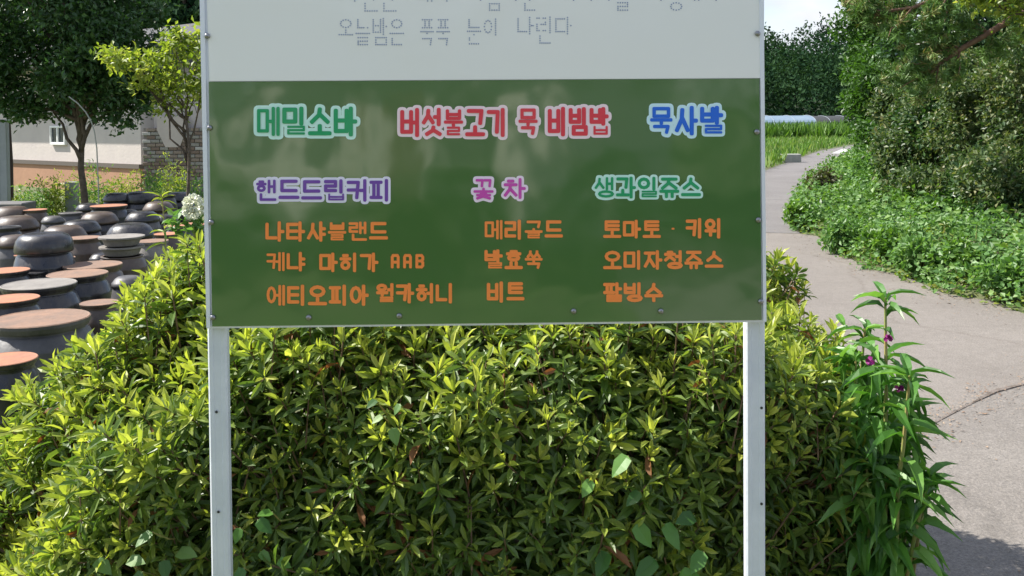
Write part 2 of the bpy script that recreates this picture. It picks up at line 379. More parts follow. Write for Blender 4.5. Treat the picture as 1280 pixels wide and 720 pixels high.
p0 = at(1008, 150, 92); tunnel((p0.x + .3, 94, 0), 6, 12, 1.7, mat('black shade net', (.03, .033, .035), .8), 'dark shade net greenhouse at the end of the pale one')

# wooded hill
hill_m = mat('wooded hill floor', (.02, .035, .015), .95)
def hz(x, y): return -2 + 15 * max(0, min(1, (y - 112) / 70)) * (1 + .12 * math.sin(x * .05) + .05 * math.sin(x * .17 + y * .1))
hill = grid('hill', -160, 200, 105, 260, 50, hill_m, hz); tag(hill, kind='structure')
bl = []
for i in range(1150):
    x = rng.uniform(-120, 150); y = rng.uniform(106, 165); h = rng.uniform(6, 8.5) ; z = max(0, hz(x, y)) ; r = rng.uniform(1.6, 2.8)
    bl.append((x, y, z + h * .5, r, r, h * .5))
    bl.append((x + rng.normal() * .6, y, z + h * .85, r * .6, r * .6, h * .3))
V, Fa, ti, _ = cloud(bl, 90000, 3, .50, .28, shell=.35, wr=.7, sub=0, btint=.65)
tag(mk('forest', V, Fa, M['forest'], tint=ti), kind='stuff')

# ------------------------------------------------------------------ sign
board_pl_p = at(605, 300, 2.08); yaw = R(1.2)
UD = Vector((math.cos(yaw), math.sin(yaw), 0)); ND = Vector((math.sin(yaw), -math.cos(yaw), 0))   # ND faces the viewer
sign = thing('menu_sign', 'large white and green cafe menu board on two galvanised steel posts', 'menu board', (board_pl_p.x, board_pl_p.y, 0), yaw)
SW = Matrix.Translation(sign.location) @ Matrix.Rotation(yaw, 4, 'Z'); SI = SW.inverted()
def bd(px, py, off=0.0):
    """photo pixel -> sign-local point (x right, z up, y = -off towards viewer)"""
    v = MROT @ Vector(((px - 640) / F, -(py - PY) / F, -1)); o = Vector((0, 0, EYE))
    t = ((board_pl_p + ND * off) - o).dot(ND) / v.dot(ND); return SI @ (o + v * t)
def wavy(name, rough, col, strength, extra=None, spec=.5, coat=.6):
    m = mat(name, col, rough, spec=spec, coat=coat); t = m.node_tree; b = t.nodes['Principled BSDF']; b.inputs['Coat Roughness'].default_value = .12
    tcn = t.nodes.new('ShaderNodeTexCoord'); n = t.nodes.new('ShaderNodeTexNoise'); n.inputs['Scale'].default_value = 3.2; n.inputs['Detail'].default_value = 2.5
    bp = t.nodes.new('ShaderNodeBump'); bp.inputs['Strength'].default_value = strength; bp.inputs['Distance'].default_value = .05
    t.links.new(tcn.outputs['Object'], n.inputs['Vector']); t.links.new(n.outputs[0], bp.inputs['Height'])
    t.links.new(bp.outputs[0], b.inputs['Normal']); t.links.new(bp.outputs[0], b.inputs['Coat Normal'])
    return m
alum = mat('white aluminium edge', (.78, .81, .88), .35, .2)
whitep = wavy('white glossy print', .35, (.85, .855, .835), .12)
greenp = wavy('green glossy print', .2, (.050, .142, .030), .16, coat=1, spec=.5); greenp.node_tree.nodes['Principled BSDF'].inputs['Coat IOR'].default_value = 1.85; greenp.node_tree.nodes['Principled BSDF'].inputs['Coat Roughness'].default_value = .09
def slab(name, c, th, y0, m, parent):
    """c = four local corners (bl, br, tr, tl); front face at local y = -y0, thickness th backwards"""
    v = [(q.x, -y0, q.z) for q in c] + [(q.x, -y0 + th, q.z) for q in c]
    return mk(name, v, [[0, 1, 2, 3], [7, 6, 5, 4], [1, 0, 4, 5], [2, 1, 5, 6], [3, 2, 6, 7], [0, 3, 7, 4]], m, parent)
slab('backing_panel', [bd(259, 410.5), bd(957.3, 402.5), bd(950, -420), bd(241, -420)], .018, 0, alum, sign)
slab('white_panel', [bd(262.5, 101.7), bd(950, 97.7), bd(945, -412), bd(247, -412)], .004, .004, whitep, sign)
slab('green_panel', [bd(266, 407.5), bd(951.5, 399.5), bd(948.5, 98.3), bd(261.6, 102.3)], .004, .0045, greenp, sign)
# grain strip at the left and right rim
for x0, x1, x2, x3 in ((250.5, 254, 263.5, 259.2), (951.5, 955.2, 957, 953.4)):
    slab('edge_trim', [bd(x3 - 0.2 if x0 < 500 else x3, 409 if x0 < 500 else 401), bd(x2 + .2, 409 if x0 < 500 else 401), bd(x1 - 5, -418), bd(x0 - 8.5, -418)], .006, .006, alum, sign)
# posts
galv = mat('galvanised steel', (.60, .64, .71), .5, .2, col2=(.70, .735, .80), scale=9, bump=.06, bscale=60)
def post(pxl, pxr, holes):
    a = bd(pxl, 500, -.02); b = bd(pxr, 500, -.02); w = b.x - a.x; cx = (a.x + b.x) / 2
    mb = MB(); s = .0055
    # rolled channel: front face with rounded shoulders and a recessed line
    prof = [(-w / 2, .022), (-w / 2, .004), (-w / 2 + .004, 0), (-w / 2 + .012, 0), (-w / 2 + .0135, .0015), (w / 2 - .0135, .0015), (w / 2 - .012, 0), (w / 2 - .004, 0), (w / 2, .004), (w / 2, .022)]
    v = []; f = []
    for z in (-.4, 2.45):
        for x, y in prof: v.append((cx + x, y + .0195, z))
    k = len(prof)
    for i in range(k): j = (i + 1) % k; f.append([i, j, k + j, k + i])
    f.append(list(range(k, 2 * k))); mb.add(v, f)
    o = mb.build('post', galv, sign)
    # lean: centre follows the photo's slight lean
    for hx, hy in holes:
        h = bd(hx, hy, -.018); m2 = MB(); m2.lathe([(.0001, 0), (.0028, 0), (.0032, .0015), (.0001, .002)][::-1], 8)
        q = m2.build('rivet', M['rivet'], o); q.rotation_euler = (PI / 2, 0, 0); q.location = (h.x, .0195, h.z)
    return o
M['rivet'] = mat('dark rivet', (.05, .05, .055), .5, .5)
post(260.3, 284.4, [(270.5, 515), (273, 640)]); post(932.4, 956.6, [(952, 510), (952, 630)])
scr_m = mat('bolt steel', (.30, .30, .31), .3, .9)
sm = MB(); sm.lathe([(.0062, 0), (.006, .0018), (.0045, .0038), (.002, .0045), (.0001, .0046)], 12)
first = None
for hx, hy in ((259, 45), (262, 160), (264, 278), (266, 397), (947, 42), (946, 165), (948, 275), (951, 377), (386, 397), (499, 395), (717, 389), (826, 389)):
    p = bd(hx, hy, .0065)
    if first is None: o = first = sm.build('bolt', scr_m, sign, True)
    else: o = first.copy(); COL.objects.link(o); o.parent = sign
    o.rotation_euler = (PI / 2, 0, 0); o.location = (p.x, -.0065, p.z)

# ---- lettering: Hangul composed from strokes
LE = "ㄱㄲㄴㄷㄸㄹㅁㅂㅃㅅㅆㅇㅈㅉㅊㅋㅌㅍㅎ"; VO = "ㅏㅐㅑㅒㅓㅔㅕㅖㅗㅘㅙㅚㅛㅜㅝㅞㅟㅠㅡㅢㅣ"
TA = ["", *"ㄱㄲㄳㄴㄵㄶㄷㄹㄺㄻㄼㄽㄾㄿㅀㅁㅂㅄㅅㅆㅇㅈㅊㅋㅌㅍㅎ"]
CO = {'ㄱ': [[(0, 1), (1, 1), (.9, 0)]], 'ㄴ': [[(0, 1), (0, 0), (1, 0)]], 'ㄷ': [[(1, 1), (0, 1), (0, 0), (1, 0)]],
      'ㄹ': [[(0, 1), (1, 1), (1, .5), (0, .5), (0, 0), (1, 0)]], 'ㅁ': [[(0, 0), (0, 1), (1, 1), (1, 0), (0, 0)]],
      'ㅂ': [[(0, 1), (0, 0), (1, 0), (1, 1)], [(0, .52), (1, .52)]], 'ㅅ': [[(.5, 1), (.45, .55), (0, 0)], [(.5, .6), (1, 0)]],
      'ㅇ': ['O'], 'ㅈ': [[(0, 1), (1, 1)], [(.5, 1), (.4, .5), (0, 0)], [(.5, .55), (1, 0)]],
      'ㅊ': [[(.3, 1), (.7, 1)], [(0, .74), (1, .74)], [(.5, .7), (.4, .4), (0, 0)], [(.5, .42), (1, 0)]],
      'ㅋ': [[(0, 1), (1, 1), (.85, 0)], [(0, .5), (.95, .5)]], 'ㅌ': [[(1, 1), (0, 1), (0, 0), (1, 0)], [(0, .5), (1, .5)]],
      'ㅍ': [[(0, 1), (1, 1)], [(0, 0), (1, 0)], [(.28, 1), (.28, 0)], [(.72, 1), (.72, 0)]],
      'ㅎ': [[(.3, 1), (.7, 1)], [(0, .74), (1, .74)], 'o']}
for d_, s_ in (('ㄲ', 'ㄱ'), ('ㅆ', 'ㅅ')):
    CO[d_] = [[(x * .42 + o_, y) for x, y in st] for o_ in (0, .58) for st in CO[s_]]
VV = {'ㅏ': [[(.3, 1), (.3, 0)], [(.3, .5), (1, .5)]], 'ㅐ': [[(.1, 1), (.1, 0)], [(.1, .5), (.9, .5)], [(.9, 1), (.9, 0)]],
      'ㅑ': [[(.3, 1), (.3, 0)], [(.3, .66), (1, .66)], [(.3, .34), (1, .34)]], 'ㅓ': [[(.8, 1), (.8, 0)], [(.05, .5), (.8, .5)]],
      'ㅔ': [[(.35, 1), (.35, 0)], [(-.15, .5), (.35, .5)], [(1, 1), (1, 0)]], 'ㅖ': [[(.35, 1), (.35, 0)], [(-.15, .66), (.35, .66)], [(-.15, .34), (.35, .34)], [(1, 1), (1, 0)]],
      'ㅣ': [[(.6, 1), (.6, 0)]]}
HV = {'ㅗ': [[(0, 0), (1, 0)], [(.5, 1), (.5, 0)]], 'ㅛ': [[(0, 0), (1, 0)], [(.33, 1), (.33, 0)], [(.67, 1), (.67, 0)]], 'ㅜ': [[(0, 1), (1, 1)], [(.5, 1), (.5, 0)]],
      'ㅠ': [[(0, 1), (1, 1)], [(.33, 1), (.33, 0)], [(.67, 1), (.67, 0)]], 'ㅡ': [[(0, .5), (1, .5)]]}
CV = {'ㅘ': ('ㅗ', 'ㅏ'), 'ㅝ': ('ㅜ', 'ㅓ'), 'ㅟ': ('ㅜ', 'ㅣ'), 'ㅢ': ('ㅡ', 'ㅣ')}
LAT = {'A': [[(0, 0), (0, .85), (.15, 1), (.85, 1), (1, .85), (1, 0)], [(0, .42), (1, .42)]],
       'B': [[(0, 0), (0, 1), (.8, 1), (1, .85), (1, .65), (.75, .52), (0, .52)], [(.75, .52), (1, .38), (1, .12), (.8, 0), (0, 0)]]}
def glyph(ch):
    """list of strokes in the unit square"""
    if ch in LAT: return [[(x * .7 + .15, y) for x, y in s] for s in LAT[ch]]
    if ch == '·': return [[(.45, .5), (.55, .5)]]
    c = ord(ch) - 0xAC00; l, v, t = LE[c // 588], VO[c % 588 // 28], TA[c % 28]
    outp = []
    def put(sts, x0, x1, y0, y1):
        for s in sts:
            if s == 'O' or s == 'o':
                a, b2 = (y0, y1) if s == 'O' else (y0, y0 + (y1 - y0) * .52)
                cx, cy, rx, ry = (x0 + x1) / 2, (a + b2) / 2, (x1 - x0) / 2 * (1 if s == 'O' else .8), (b2 - a) / 2
                outp.append([(cx + rx * math.cos(q * PI / 6), cy + ry * math.sin(q * PI / 6)) for q in range(13)])
            else: outp.append([(x0 + (x1 - x0) * x, y0 + (y1 - y0) * y) for x, y in s])
    if v in VV:
        dbl = v in 'ㅐㅔㅖ'; xr = .44 if dbl else .56; vx = .62 if dbl else .68
        if t: put(CO[l], 0, xr, .50, 1); put(VV[v], vx, 1, .42, 1.04); put(CO[t], .2, 1, 0, .28)
        else: put(CO[l], 0, xr, .1, .95); put(VV[v], vx, 1, -.04, 1.04)
    elif v in HV:
        if t: put(CO[l], .12, .88, .68, 1); put(HV[v], 0, 1, .38, .52); put(CO[t], .15, .85, 0, .28 if t == 'ㄹ' else .24)
        else: put(CO[l], .1, .9, .48, 1); put(HV[v], 0, 1, 0, .3) if v != 'ㅡ' else put(HV[v], 0, 1, -.05, .25)
    else:
        h, w = CV[v]
        if t: put(CO[l], .02, .52, .7, 1); put(HV[h], 0, .6, .4, .54); put(VV[w], .72, 1, .4, 1.04); put(CO[t], .2, .98, 0, .24)
        else: put(CO[l], .02, .55, .52, 1); put(HV[h], 0, .62, .08, .34); put(VV[w], .72, 1, -.04, 1.04)
    return outp
zc = [0]
def strokepoly(mb, p, q, t, off, step=2e-5):
    p = Vector(p); q = Vector(q); d = q - p; l = d.length
    d = d / l if l > 1e-9 else Vector((1, 0)); n = Vector((-d.y, d.x)); h = t / 2; k = .55
    ar = [(math.copysign(abs(math.sin(a * PI / 8)) ** .75, a) if a else 0, math.cos(a * PI / 8) ** .75 if abs(a) < 4 else 0) for a in (4, 3, 2, 1, 0, -1, -2, -3, -4)]
    pts = [q + d * h * c_ + n * h * s_ for s_, c_ in ar] + [p - d * h * c_ + n * h * s_ for s_, c_ in ar[::-1]]
    zc[0] += 1; y = -(off + (zc[0] % 40) * step)
    mb.add([(a.x, y, a.y) for a in pts], [list(range(18))])
def word(txt, x0, x1, y0, y1, col, halo=None, thick=.155, lab=None, gap=.10):
    """txt set between photo pixels x0..x1 and y0..y1 on the board"""
    n = len(txt); cw = (x1 - x0) / n; res = []
    tp = thick * (y1 - y0)   # thickness in px
    sc = (bd(x0 + 10, y0).x - bd(x0, y0).x) / 10
    layers = [(halo, tp * 2.5 if halo else 0, .0048), (col, tp, .0060)] if halo else [(col, tp, .0052)]
    o = None
    for c, t, off in layers:
        mb = MB()
        for i, ch in enumerate(txt):
            if ch == ' ': continue
            ph = random.Random(i * 7 + n); jy = ph.uniform(-.5, .5) if halo else 0
            a = x0 + i * cw + tp / 2 + gap * cw * .2; b2 = x0 + (i + 1) * cw - tp / 2 - gap * cw * .6
            top = y0 + tp / 2 + jy; bot = y1 - tp / 2 + jy
            for s in glyph(ch):
                dense = ch >= '가' and (ord(ch) - 0xAC00) % 28 in (8, 17) and min(g[1] for g in s) < .2 and max(g[1] for g in s) < .32
                pts = []
                for gx, gy in s:
                    q = bd(a + (b2 - a) * gx, bot + (top - bot) * gy); pts.append((q.x, q.z))
                for p, q in zip(pts[:-1], pts[1:]): strokepoly(mb, p, q, t * sc * ((.55 if c is not halo else .8) if dense else .8 if (ch >= '가' and (ord(ch) - 0xAC00) % 588 // 28 in (1, 5) and c is not halo) else .82 if (ch >= '가' and (ord(ch) - 0xAC00) % 28 and (ord(ch) - 0xAC00) % 588 // 28 in (8, 13, 18) and c is not halo) else 1), off)
        ob = mb.build('lettering' if o is None else 'letter_face', c, sign if o is None else o)
        if o is None: o = ob
    if lab: o['label'] = lab
    return o
def ink(n, c, rough=.4): return mat(n, c, rough, coat=.15)
I_g = ink('green ink', (.01, .34, .13)); I_gh = ink('mint ink', (.62, .90, .82)); I_r = ink('red ink', (.74, .045, .07)); I_rh = ink('pale pink ink', (.92, .74, .80))
I_b = ink('blue ink', (.01, .14, .72)); I_bh = ink('pale blue ink', (.62, .86, .95)); I_p = ink('purple ink', (.17, .06, .38)); I_ph = ink('pale violet ink', (.80, .78, .93))
I_k = ink('magenta ink', (.62, .07, .45)); I_kh = ink('pale rose ink', (.90, .76, .90)); I_o = ink('orange ink', (.98, .27, .055))
word('메밀소바', 321, 449, 134.5, 169.5, I_g, I_gh, .152, 'green heading with mint outline at the top left of the green panel')
word('버섯불고기', 500, 635, 136, 170, I_r, I_rh, .148, 'red heading with pale pink outline'); word('묵', 647, 674, 135.5, 169.5, I_r, I_rh, .148); word('비빔밥', 684, 762, 135, 169.5, I_r, I_rh, .148)
word('묵사발', 811, 905, 133.5, 168, I_b, I_bh, .152, 'blue heading with pale blue outline at the top right')
word('핸드드립커피', 320, 490, 224.5, 251, I_p, I_ph, .16, 'purple heading with pale violet outline')
word('꽃', 591, 619, 223.5, 250, I_k, I_kh, .15, 'magenta heading with pale outline'); word('차', 629, 659, 223.5, 248, I_k, I_kh, .16)
word('생과일쥬스', 742, 877, 221.5, 247, I_g, I_gh, .152, 'green heading with mint outline over the juice list')
for a in (('나타샤블랜드', 332, 487, 277, 301), ('케냐', 333, 384, 315, 338), ('마히가', 399, 475, 316, 339), ('AAB', 487, 533, 317, 335), ('에티오피아', 333, 463, 356, 381), ('월카허니', 470, 569, 354, 378),
          ('메리골드', 605, 705, 275, 298.5), ('발효쑥', 605, 680, 312, 336), ('비트', 608, 657, 352, 377), ('토마토', 753, 827, 275, 297), ('·', 832, 850, 279, 292), ('키위', 856, 903, 273, 297),
          ('오미자청쥬스', 753, 905, 313, 336), ('팥빙수', 753, 830, 353, 377)):
    word(*a, I_o, None, .175 if a[0] != 'AAB' else .2)
# dotted verse on the white panel
def dotword(txt, x0, cw, y0, y1, col, sp=2.7):
    mb = MB(); sc = (bd(x0 + 10, y0).x - bd(x0, y0).x) / 10
    seen = set()
    for i, ch in enumerate(txt):
        if ch == ' ': continue
        a = x0 + i * cw + 1.5; b2 = x0 + (i + 1) * cw - 3.5
        tail = (ord(ch) - 0xAC00) % 28 != 0; yb = y1 if tail else y0 + (y1 - y0) * .60
        for s in glyph(ch):
            for (p, q) in zip(s[:-1], s[1:]):
                P0 = (a + (b2 - a) * p[0], yb + (y0 - yb) * p[1]); P1 = (a + (b2 - a) * q[0], yb + (y0 - yb) * q[1])
                n = max(1, int(round(math.hypot(P1[0] - P0[0], P1[1] - P0[1]) / sp)))
                for k in range(n + 1):
                    x = P0[0] + (P1[0] - P0[0]) * k / n; y = P0[1] + (P1[1] - P0[1]) * k / n
                    key = (round(x / sp), round(y / sp))
                    if key in seen: continue
                    seen.add(key); c = bd(x, y); r = .98 * sc
                    mb.add([(c.x + r * math.cos(w * PI / 3), -.0052, c.z + r * math.sin(w * PI / 3)) for w in range(6)], [[5, 4, 3, 2, 1, 0]])
    return mb.build('dotted_lettering', col, sign)
I_d = ink('grey blue ink', (.24, .30, .47))
o = dotword('오늘밤은', 423, 21.2, 25, 56, I_d)
dotword('푹푹', 525, 20, 25, 56, I_d); dotword('눈이', 583, 21, 25, 55, I_d); dotword('나린다', 646, 23.6, 23, 54, I_d)
dotword('가난한', 428, 23.5, -19, 14, I_d); dotword('내가', 522, 22, -19, 14, I_d); dotword('아름다운', 586, 22, -20, 13, I_d); dotword('나타샤를', 702, 22, -20, 13, I_d); dotword('사랑해서', 811, 22, -20, 13, I_d)

# ------------------------------------------------------------------ azalea hedge
HC = np.array([-.27, 3.16, .42]); HA = np.array([1.33, .90, .765]); HN = 3.2
rng = np.random.default_rng(11); random.seed(11)
HS = np.random.default_rng(3).random((8, 4)) * 6
def hedge_s(P):
    q = np.abs((P - HC) / HA); s = (q ** HN).sum(1) ** (1 / HN)
    lump = sum(np.sin(P[:, 0] * (3 + i * 1.7) + HS[i, 0]) * np.sin(P[:, 1] * (3 + i * 1.3) + HS[i, 1] + P[:, 2] * (4 + i) + HS[i, 2]) for i in range(5)) / 5
    # shoulders drop away to both ends
    drop = .26 * np.clip((-1.05 - P[:, 0]) / .45, 0, 1) * np.clip((P[:, 2] - .5) / .5, 0, 1) - .05 * np.clip((P[:, 0] - .70) / .3, 0, 1) * np.clip((P[:, 2] - .6) / .5, 0, 1)
    return s * (1 + .22 * lump) + drop
hedge = thing('azalea_hedge', 'dense clipped azalea hedge with yellow green shoots behind the sign posts', 'hedge', (HC[0], HC[1], 0))
HO = np.array([HC[0], HC[1], 0])
DEAD = leafmat('dry leaf', [(.20, .09, .03), (.32, .15, .05)], .3, .7, tcol=(1.3, .9, .5))
def sprig_t(seed, young):
    """a leafy shoot tip along +Z: woody stalk and a whorl of obovate leaves"""
    r = np.random.default_rng(seed); n = int(r.integers(9, 14)); Vs = []; Fs = []; Ts = []; mi = []; base = 0
    az = np.arange(n) * 2.4 + r.random() * 6; h = np.linspace(-.045, 0, n); spread = np.linspace(1.65, .35 if young else .75, n) + r.normal(size=n) * .12
    A = np.stack([np.cos(az) * np.sin(spread), np.sin(az) * np.sin(spread), np.cos(spread)], 1)
    P = np.stack([np.zeros(n), np.zeros(n), h], 1) + A * .004
    ln = (.050 + .018 * r.random(n)) * np.linspace(1.05, .72, n); U = np.tile([0, 0, 1.], (n, 1)) + r.normal(size=(n, 3)) * .4
    V, Fa, k = leaves(P, A, U, ln, ln * r.uniform(.26, .33, n), LEAF8)
    tv = np.repeat(np.clip((np.linspace(.22, .85, n) if young else np.linspace(.02, .45, n)) + r.normal(size=n) * .08, 0, 1), k)
    m0 = np.zeros(len(Fa), int)
    if seed % 6 == 1: m0[:len(LEAF8[1])] = 2
    a = np.arange(3) * 2 * PI / 3; rr = .0018
    Vt = np.concatenate([np.stack([np.cos(a) * rr * 1.5, np.sin(a) * rr * 1.5, np.full(3, -.16)], 1), np.stack([np.cos(a) * rr, np.sin(a) * rr, np.full(3, 0.)], 1)])
    Ft = np.array([[0, 1, 4], [0, 4, 3], [1, 2, 5], [1, 5, 4], [2, 0, 3], [2, 3, 5]]) + len(V)
    return np.concatenate([V, Vt]), np.concatenate([Fa, Ft]), np.concatenate([tv, np.zeros(6)]), np.concatenate([m0, np.ones(6, int)])
young = [sprig_t(i, True) for i in range(6)]; old = [sprig_t(20 + i, False) for i in range(6)]
def frames(D):
    D = D / np.linalg.norm(D, axis=1, keepdims=True); a = unit(len(D)); X = np.cross(a, D); X /= np.linalg.norm(X, axis=1, keepdims=True); Y = np.cross(D, X)
    return np.stack([X, Y, D], 2)
NP = 90000
P = HC + (rng.random((NP, 3)) * 2 - 1) * HA * 1.2
P = P[P[:, 2] > .02]; s = hedge_s(P)
k = (s < 1) & (s > .80) & ((P[:, 1] < 3.4) | (P[:, 0] > .3) | (P[:, 2] > .9)); P = P[k]; s = s[k]
# thin to a spacing
order = rng.permutation(len(P)); cell = {}; kp = []
for i in order:
    c = tuple((P[i] / .047).astype(int))
    if c in cell: continue
    cell[c] = 1; kp.append(i)
P = P[kp]; s = s[kp]
D = (P - HC) / HA; D = np.sign(D) * np.abs(D) ** 2.2 / HA; D /= np.linalg.norm(D, axis=1, keepdims=True)
D = D * .8 + np.array([-.10, 0, .62]) + rng.normal(size=D.shape) * .28; Fm = frames(D)
topness = np.clip((P[:, 2] - .45) / .6, 0, 1)
leftness = np.clip((-.75 - P[:, 0]) / .4, 0, 1)  # more yellow shoots leftward: the sunlit side put into the leaf colour
yn = rng.random(len(P)) < (.20 + .62 * np.maximum(topness ** 1.3, leftness)) * np.clip((s - .80) / .14, 0, 1)
scl = (.70 + .62 * rng.random(len(P)) ** 1.3)
vi = rng.integers(0, 6, len(P))
# which are nearest to the camera and in the frame
pxl = 640 + F * P[:, 0] / P[:, 1]; pyl = 150 + F * (1.6 - P[:, 2]) / P[:, 1]
vis = (pxl > 0) & (pxl < 1280) & (pyl < 725) & (s > .93) & ~((pxl > 255) & (pxl < 955) & (pyl < 405))
score = np.where(vis, P[:, 1] - s * 1.2, 99); top = np.argsort(score)[:300]; istop = np.zeros(len(P), bool); istop[top] = True
tm = []
for (V, Fa, tv, m0) in young + old:
    me_o = mk('sprig', V, Fa, [M['azalea'], M['twig'], DEAD], hedge, mi=m0, tint=tv); tm.append(me_o.data); bpy.data.objects.remove(me_o)
for i in np.where(istop)[0]:
    o = link('sprig', tm[vi[i] + (0 if yn[i] else 6)], hedge)
    o.matrix_local = Matrix.Translation(Vector(P[i] - HO)) @ Matrix([list(r) for r in Fm[i]]).to_4x4() @ Matrix.Scale(scl[i], 4)
def merge(idx, sets, PP, FF, SS, which):
    Vs = []; Fs = []; Ts = []; Ms = []; b = 0
    for j in idx:
        V, Fa, tv, m0 = sets[which[j]]
        W_ = (V * SS[j]) @ FF[j].T + PP[j]; Vs.append(W_); Fs.append(Fa + b); Ts.append(np.clip(tv + rng.normal() * .06, 0, 1)); Ms.append(m0); b += len(V)
    return np.concatenate(Vs), np.concatenate(Fs), np.concatenate(Ts), np.concatenate(Ms)
V, Fa, tv, m0 = merge(np.where(~istop)[0], young + old, P - HO, Fm, scl, np.where(yn, vi, vi + 6))
o = mk('foliage', V, Fa, [M['azalea'], M['twig'], DEAD], hedge, mi=m0, tint=tv); o['kind'] = 'stuff'
# inner older leaves and twigs
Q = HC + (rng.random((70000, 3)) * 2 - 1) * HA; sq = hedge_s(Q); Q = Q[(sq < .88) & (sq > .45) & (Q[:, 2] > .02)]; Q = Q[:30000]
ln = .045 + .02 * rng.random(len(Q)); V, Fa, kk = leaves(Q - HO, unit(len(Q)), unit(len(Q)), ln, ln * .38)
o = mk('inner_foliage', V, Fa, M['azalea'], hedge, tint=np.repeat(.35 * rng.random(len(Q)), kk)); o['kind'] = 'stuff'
mb = MB()
for i in range(26):
    bx = rng.uniform(-1.1, 1.0); by = rng.uniform(-.3, .3)
    for j in range(9):
        e = P[rng.integers(len(P))] - HO
        if abs(e[0] - bx) > .5: continue
        p = wob((bx, by, 0), e, 6, .05); mb.tube(p, [.009, .008, .006, .005, .004, .003, .002], 5)
o = mb.build('branches', M['twig'], hedge); o['kind'] = 'stuff'

# ------------------------------------------------------------------ balsam plants and weeds at the hedge
def spike(name, label, cat, base, h, nl, ll, lw, m, group=None, bushy=4, flowers=0, droop=.35, spread=.12, tr=(0, 1), fm=None):
    base = Vector(base); root = thing(name, label, cat, base, group=group)
    mb = MB(); Ps = []; As = []; Ls = []
    for b in range(bushy):
        hb = h * (1 if b == 0 else random.uniform(.45, .93)); a = random.uniform(0, 6.28)
        top = Vector((math.cos(a), math.sin(a), 0)) * (spread * random.uniform(.5, 1) if b else .02) + Vector((0, 0, hb))
        pts = wob((0, 0, 0), top, 5, .015); mb.tube(pts, [.009, .008, .007, .006, .005, .003], 6)
        for i in range(nl):
            f = .12 + .88 * ((i + .5) / nl) ** .8; k = f * 5; q = pts[int(k)].lerp(pts[min(5, int(k) + 1)], k - int(k)) if k < 5 else pts[5]
            az = i * 2.4 + random.random() * .5; el = -.15 * (1 - f ** 2) + .85 * f ** 5 + random.uniform(-.15, .15)
            A = (math.cos(az) * math.cos(el), math.sin(az) * math.cos(el), math.sin(el)); Ps.append(tuple(q)); As.append(A); Ls.append(ll * (1.0 if f < .85 else .75) * random.uniform(.75, 1.15))
        for i in range(7):
            az = i * 2.4 + b; el = .15 + .13 * i; Ps.append(tuple(pts[5] - Vector((0, 0, .035 - .005 * i)))); As.append((math.cos(az) * math.cos(el), math.sin(az) * math.cos(el), math.sin(el))); Ls.append(ll * random.uniform(.6, .85))
    mb.build('stems', M['stem'], root)
    Ls = np.array(Ls); T = (LANCE[0].copy(), LANCE[1]); T[0][:, 2] *= 1 + droop * 3
    A = np.array(As); P_ = np.array(Ps)
    if flowers is not None and len(P_) <= 300:
        # every leaf its own part
        tmm = []
        for j in range(4):
            V, Fa, kk = leaves([[0, 0, 0]], [[1, 0, 0]], [[0, 0, 1]], 1, lw / ll * (.9 + .1 * j), T)
            tmm.append(mk('leaf', V, Fa, m, root, tint=np.full(kk, tr[0] + (tr[1] - tr[0]) * (j + .3) / 4))); 
        ds = [q.data for q in tmm]; [bpy.data.objects.remove(q) for q in tmm]
        for i in range(len(P_)):
            a = Vector(A[i]).normalized(); s_ = Vector((0, 0, 1)).cross(a).normalized(); n_ = a.cross(s_)
            o = link('leaf', ds[i % 4], root)
            o.matrix_local = Matrix.Translation(P_[i]) @ Matrix(((a.x, s_.x, n_.x), (a.y, s_.y, n_.y), (a.z, s_.z, n_.z))).to_4x4() @ Matrix.Scale(Ls[i], 4) @ Matrix.Rotation(random.uniform(-.4, .4), 4, 'X')
    else:
        V, Fa, kk = leaves(P_, A, np.tile([0, 0, 1.], (len(P_), 1)) + rng.normal(size=P_.shape) * .3, Ls, Ls * lw / ll, T)
        o = mk('leaves', V, Fa, m, root, tint=np.repeat(np.clip(tr[0] + (tr[1] - tr[0]) * rng.random(len(P_)), 0, 1), kk)); o['kind'] = 'stuff'
    for fx_ in (fm or []):
        q = Vector(fx_) - base; n = 14; d = unit(n); V, Fa, kk = leaves(np.tile(q, (n, 1)), d, unit(n), .013, .014, LEAF8); mk('flower', V, Fa, M['petal_magenta'], root)
    return root
bx = at(1102, 700, 2.45)
spike('balsam_plant', 'tall garden balsam with drooping leaves and magenta flowers right of the hedge', 'balsam plant', (bx.x + .02, 2.5, 0), 1.13, 23, .115, .031, M['balsamleaf'], bushy=10, spread=.14, droop=.4,
      fm=[at(1088, 451, 2.42), at(1124, 486, 2.40), at(1110, 423, 2.46)])
for (cx_, cy_, cz_, rx_, rz_, n_, lab) in ((bx.x, 2.52, .66, .11, .36, 300, 'x'), (bx.x - .13, 2.66, .66, .12, .36, 240, 'y')):
    P_ = np.array([cx_, cy_, cz_]) + unit(n_) * np.array([rx_, .12, rz_]) * rng.random((n_, 1)) ** .4
    A = (P_ - [cx_, cy_, cz_ + .1]) * [4, 4, .6]; A[:, 2] -= .12; A += rng.normal(size=A.shape) * .25
    T_ = (LANCE[0] * [1, 1, 2.2], LANCE[1]); ln = .065 + .045 * rng.random(n_)
    V, Fa, kk = leaves(P_ - [cx_, cy_, 0], A, np.tile([0, 0, 1.], (n_, 1)) + rng.normal(size=(n_, 3)) * .3, ln, ln * .25, T_)
    root = [q for q in bpy.data.objects if q.name == 'balsam_plant'][0] if lab == 'x' else None
    if root is None: SECOND = (V, Fa, kk, n_); continue
    o = mk('foliage', V + [cx_ - root.location.x, cy_ - root.location.y, 0], Fa, M['balsamleaf'], root, tint=np.repeat(rng.random(n_), kk)); o['kind'] = 'stuff'
b2 = at(1058, 700, 2.75)
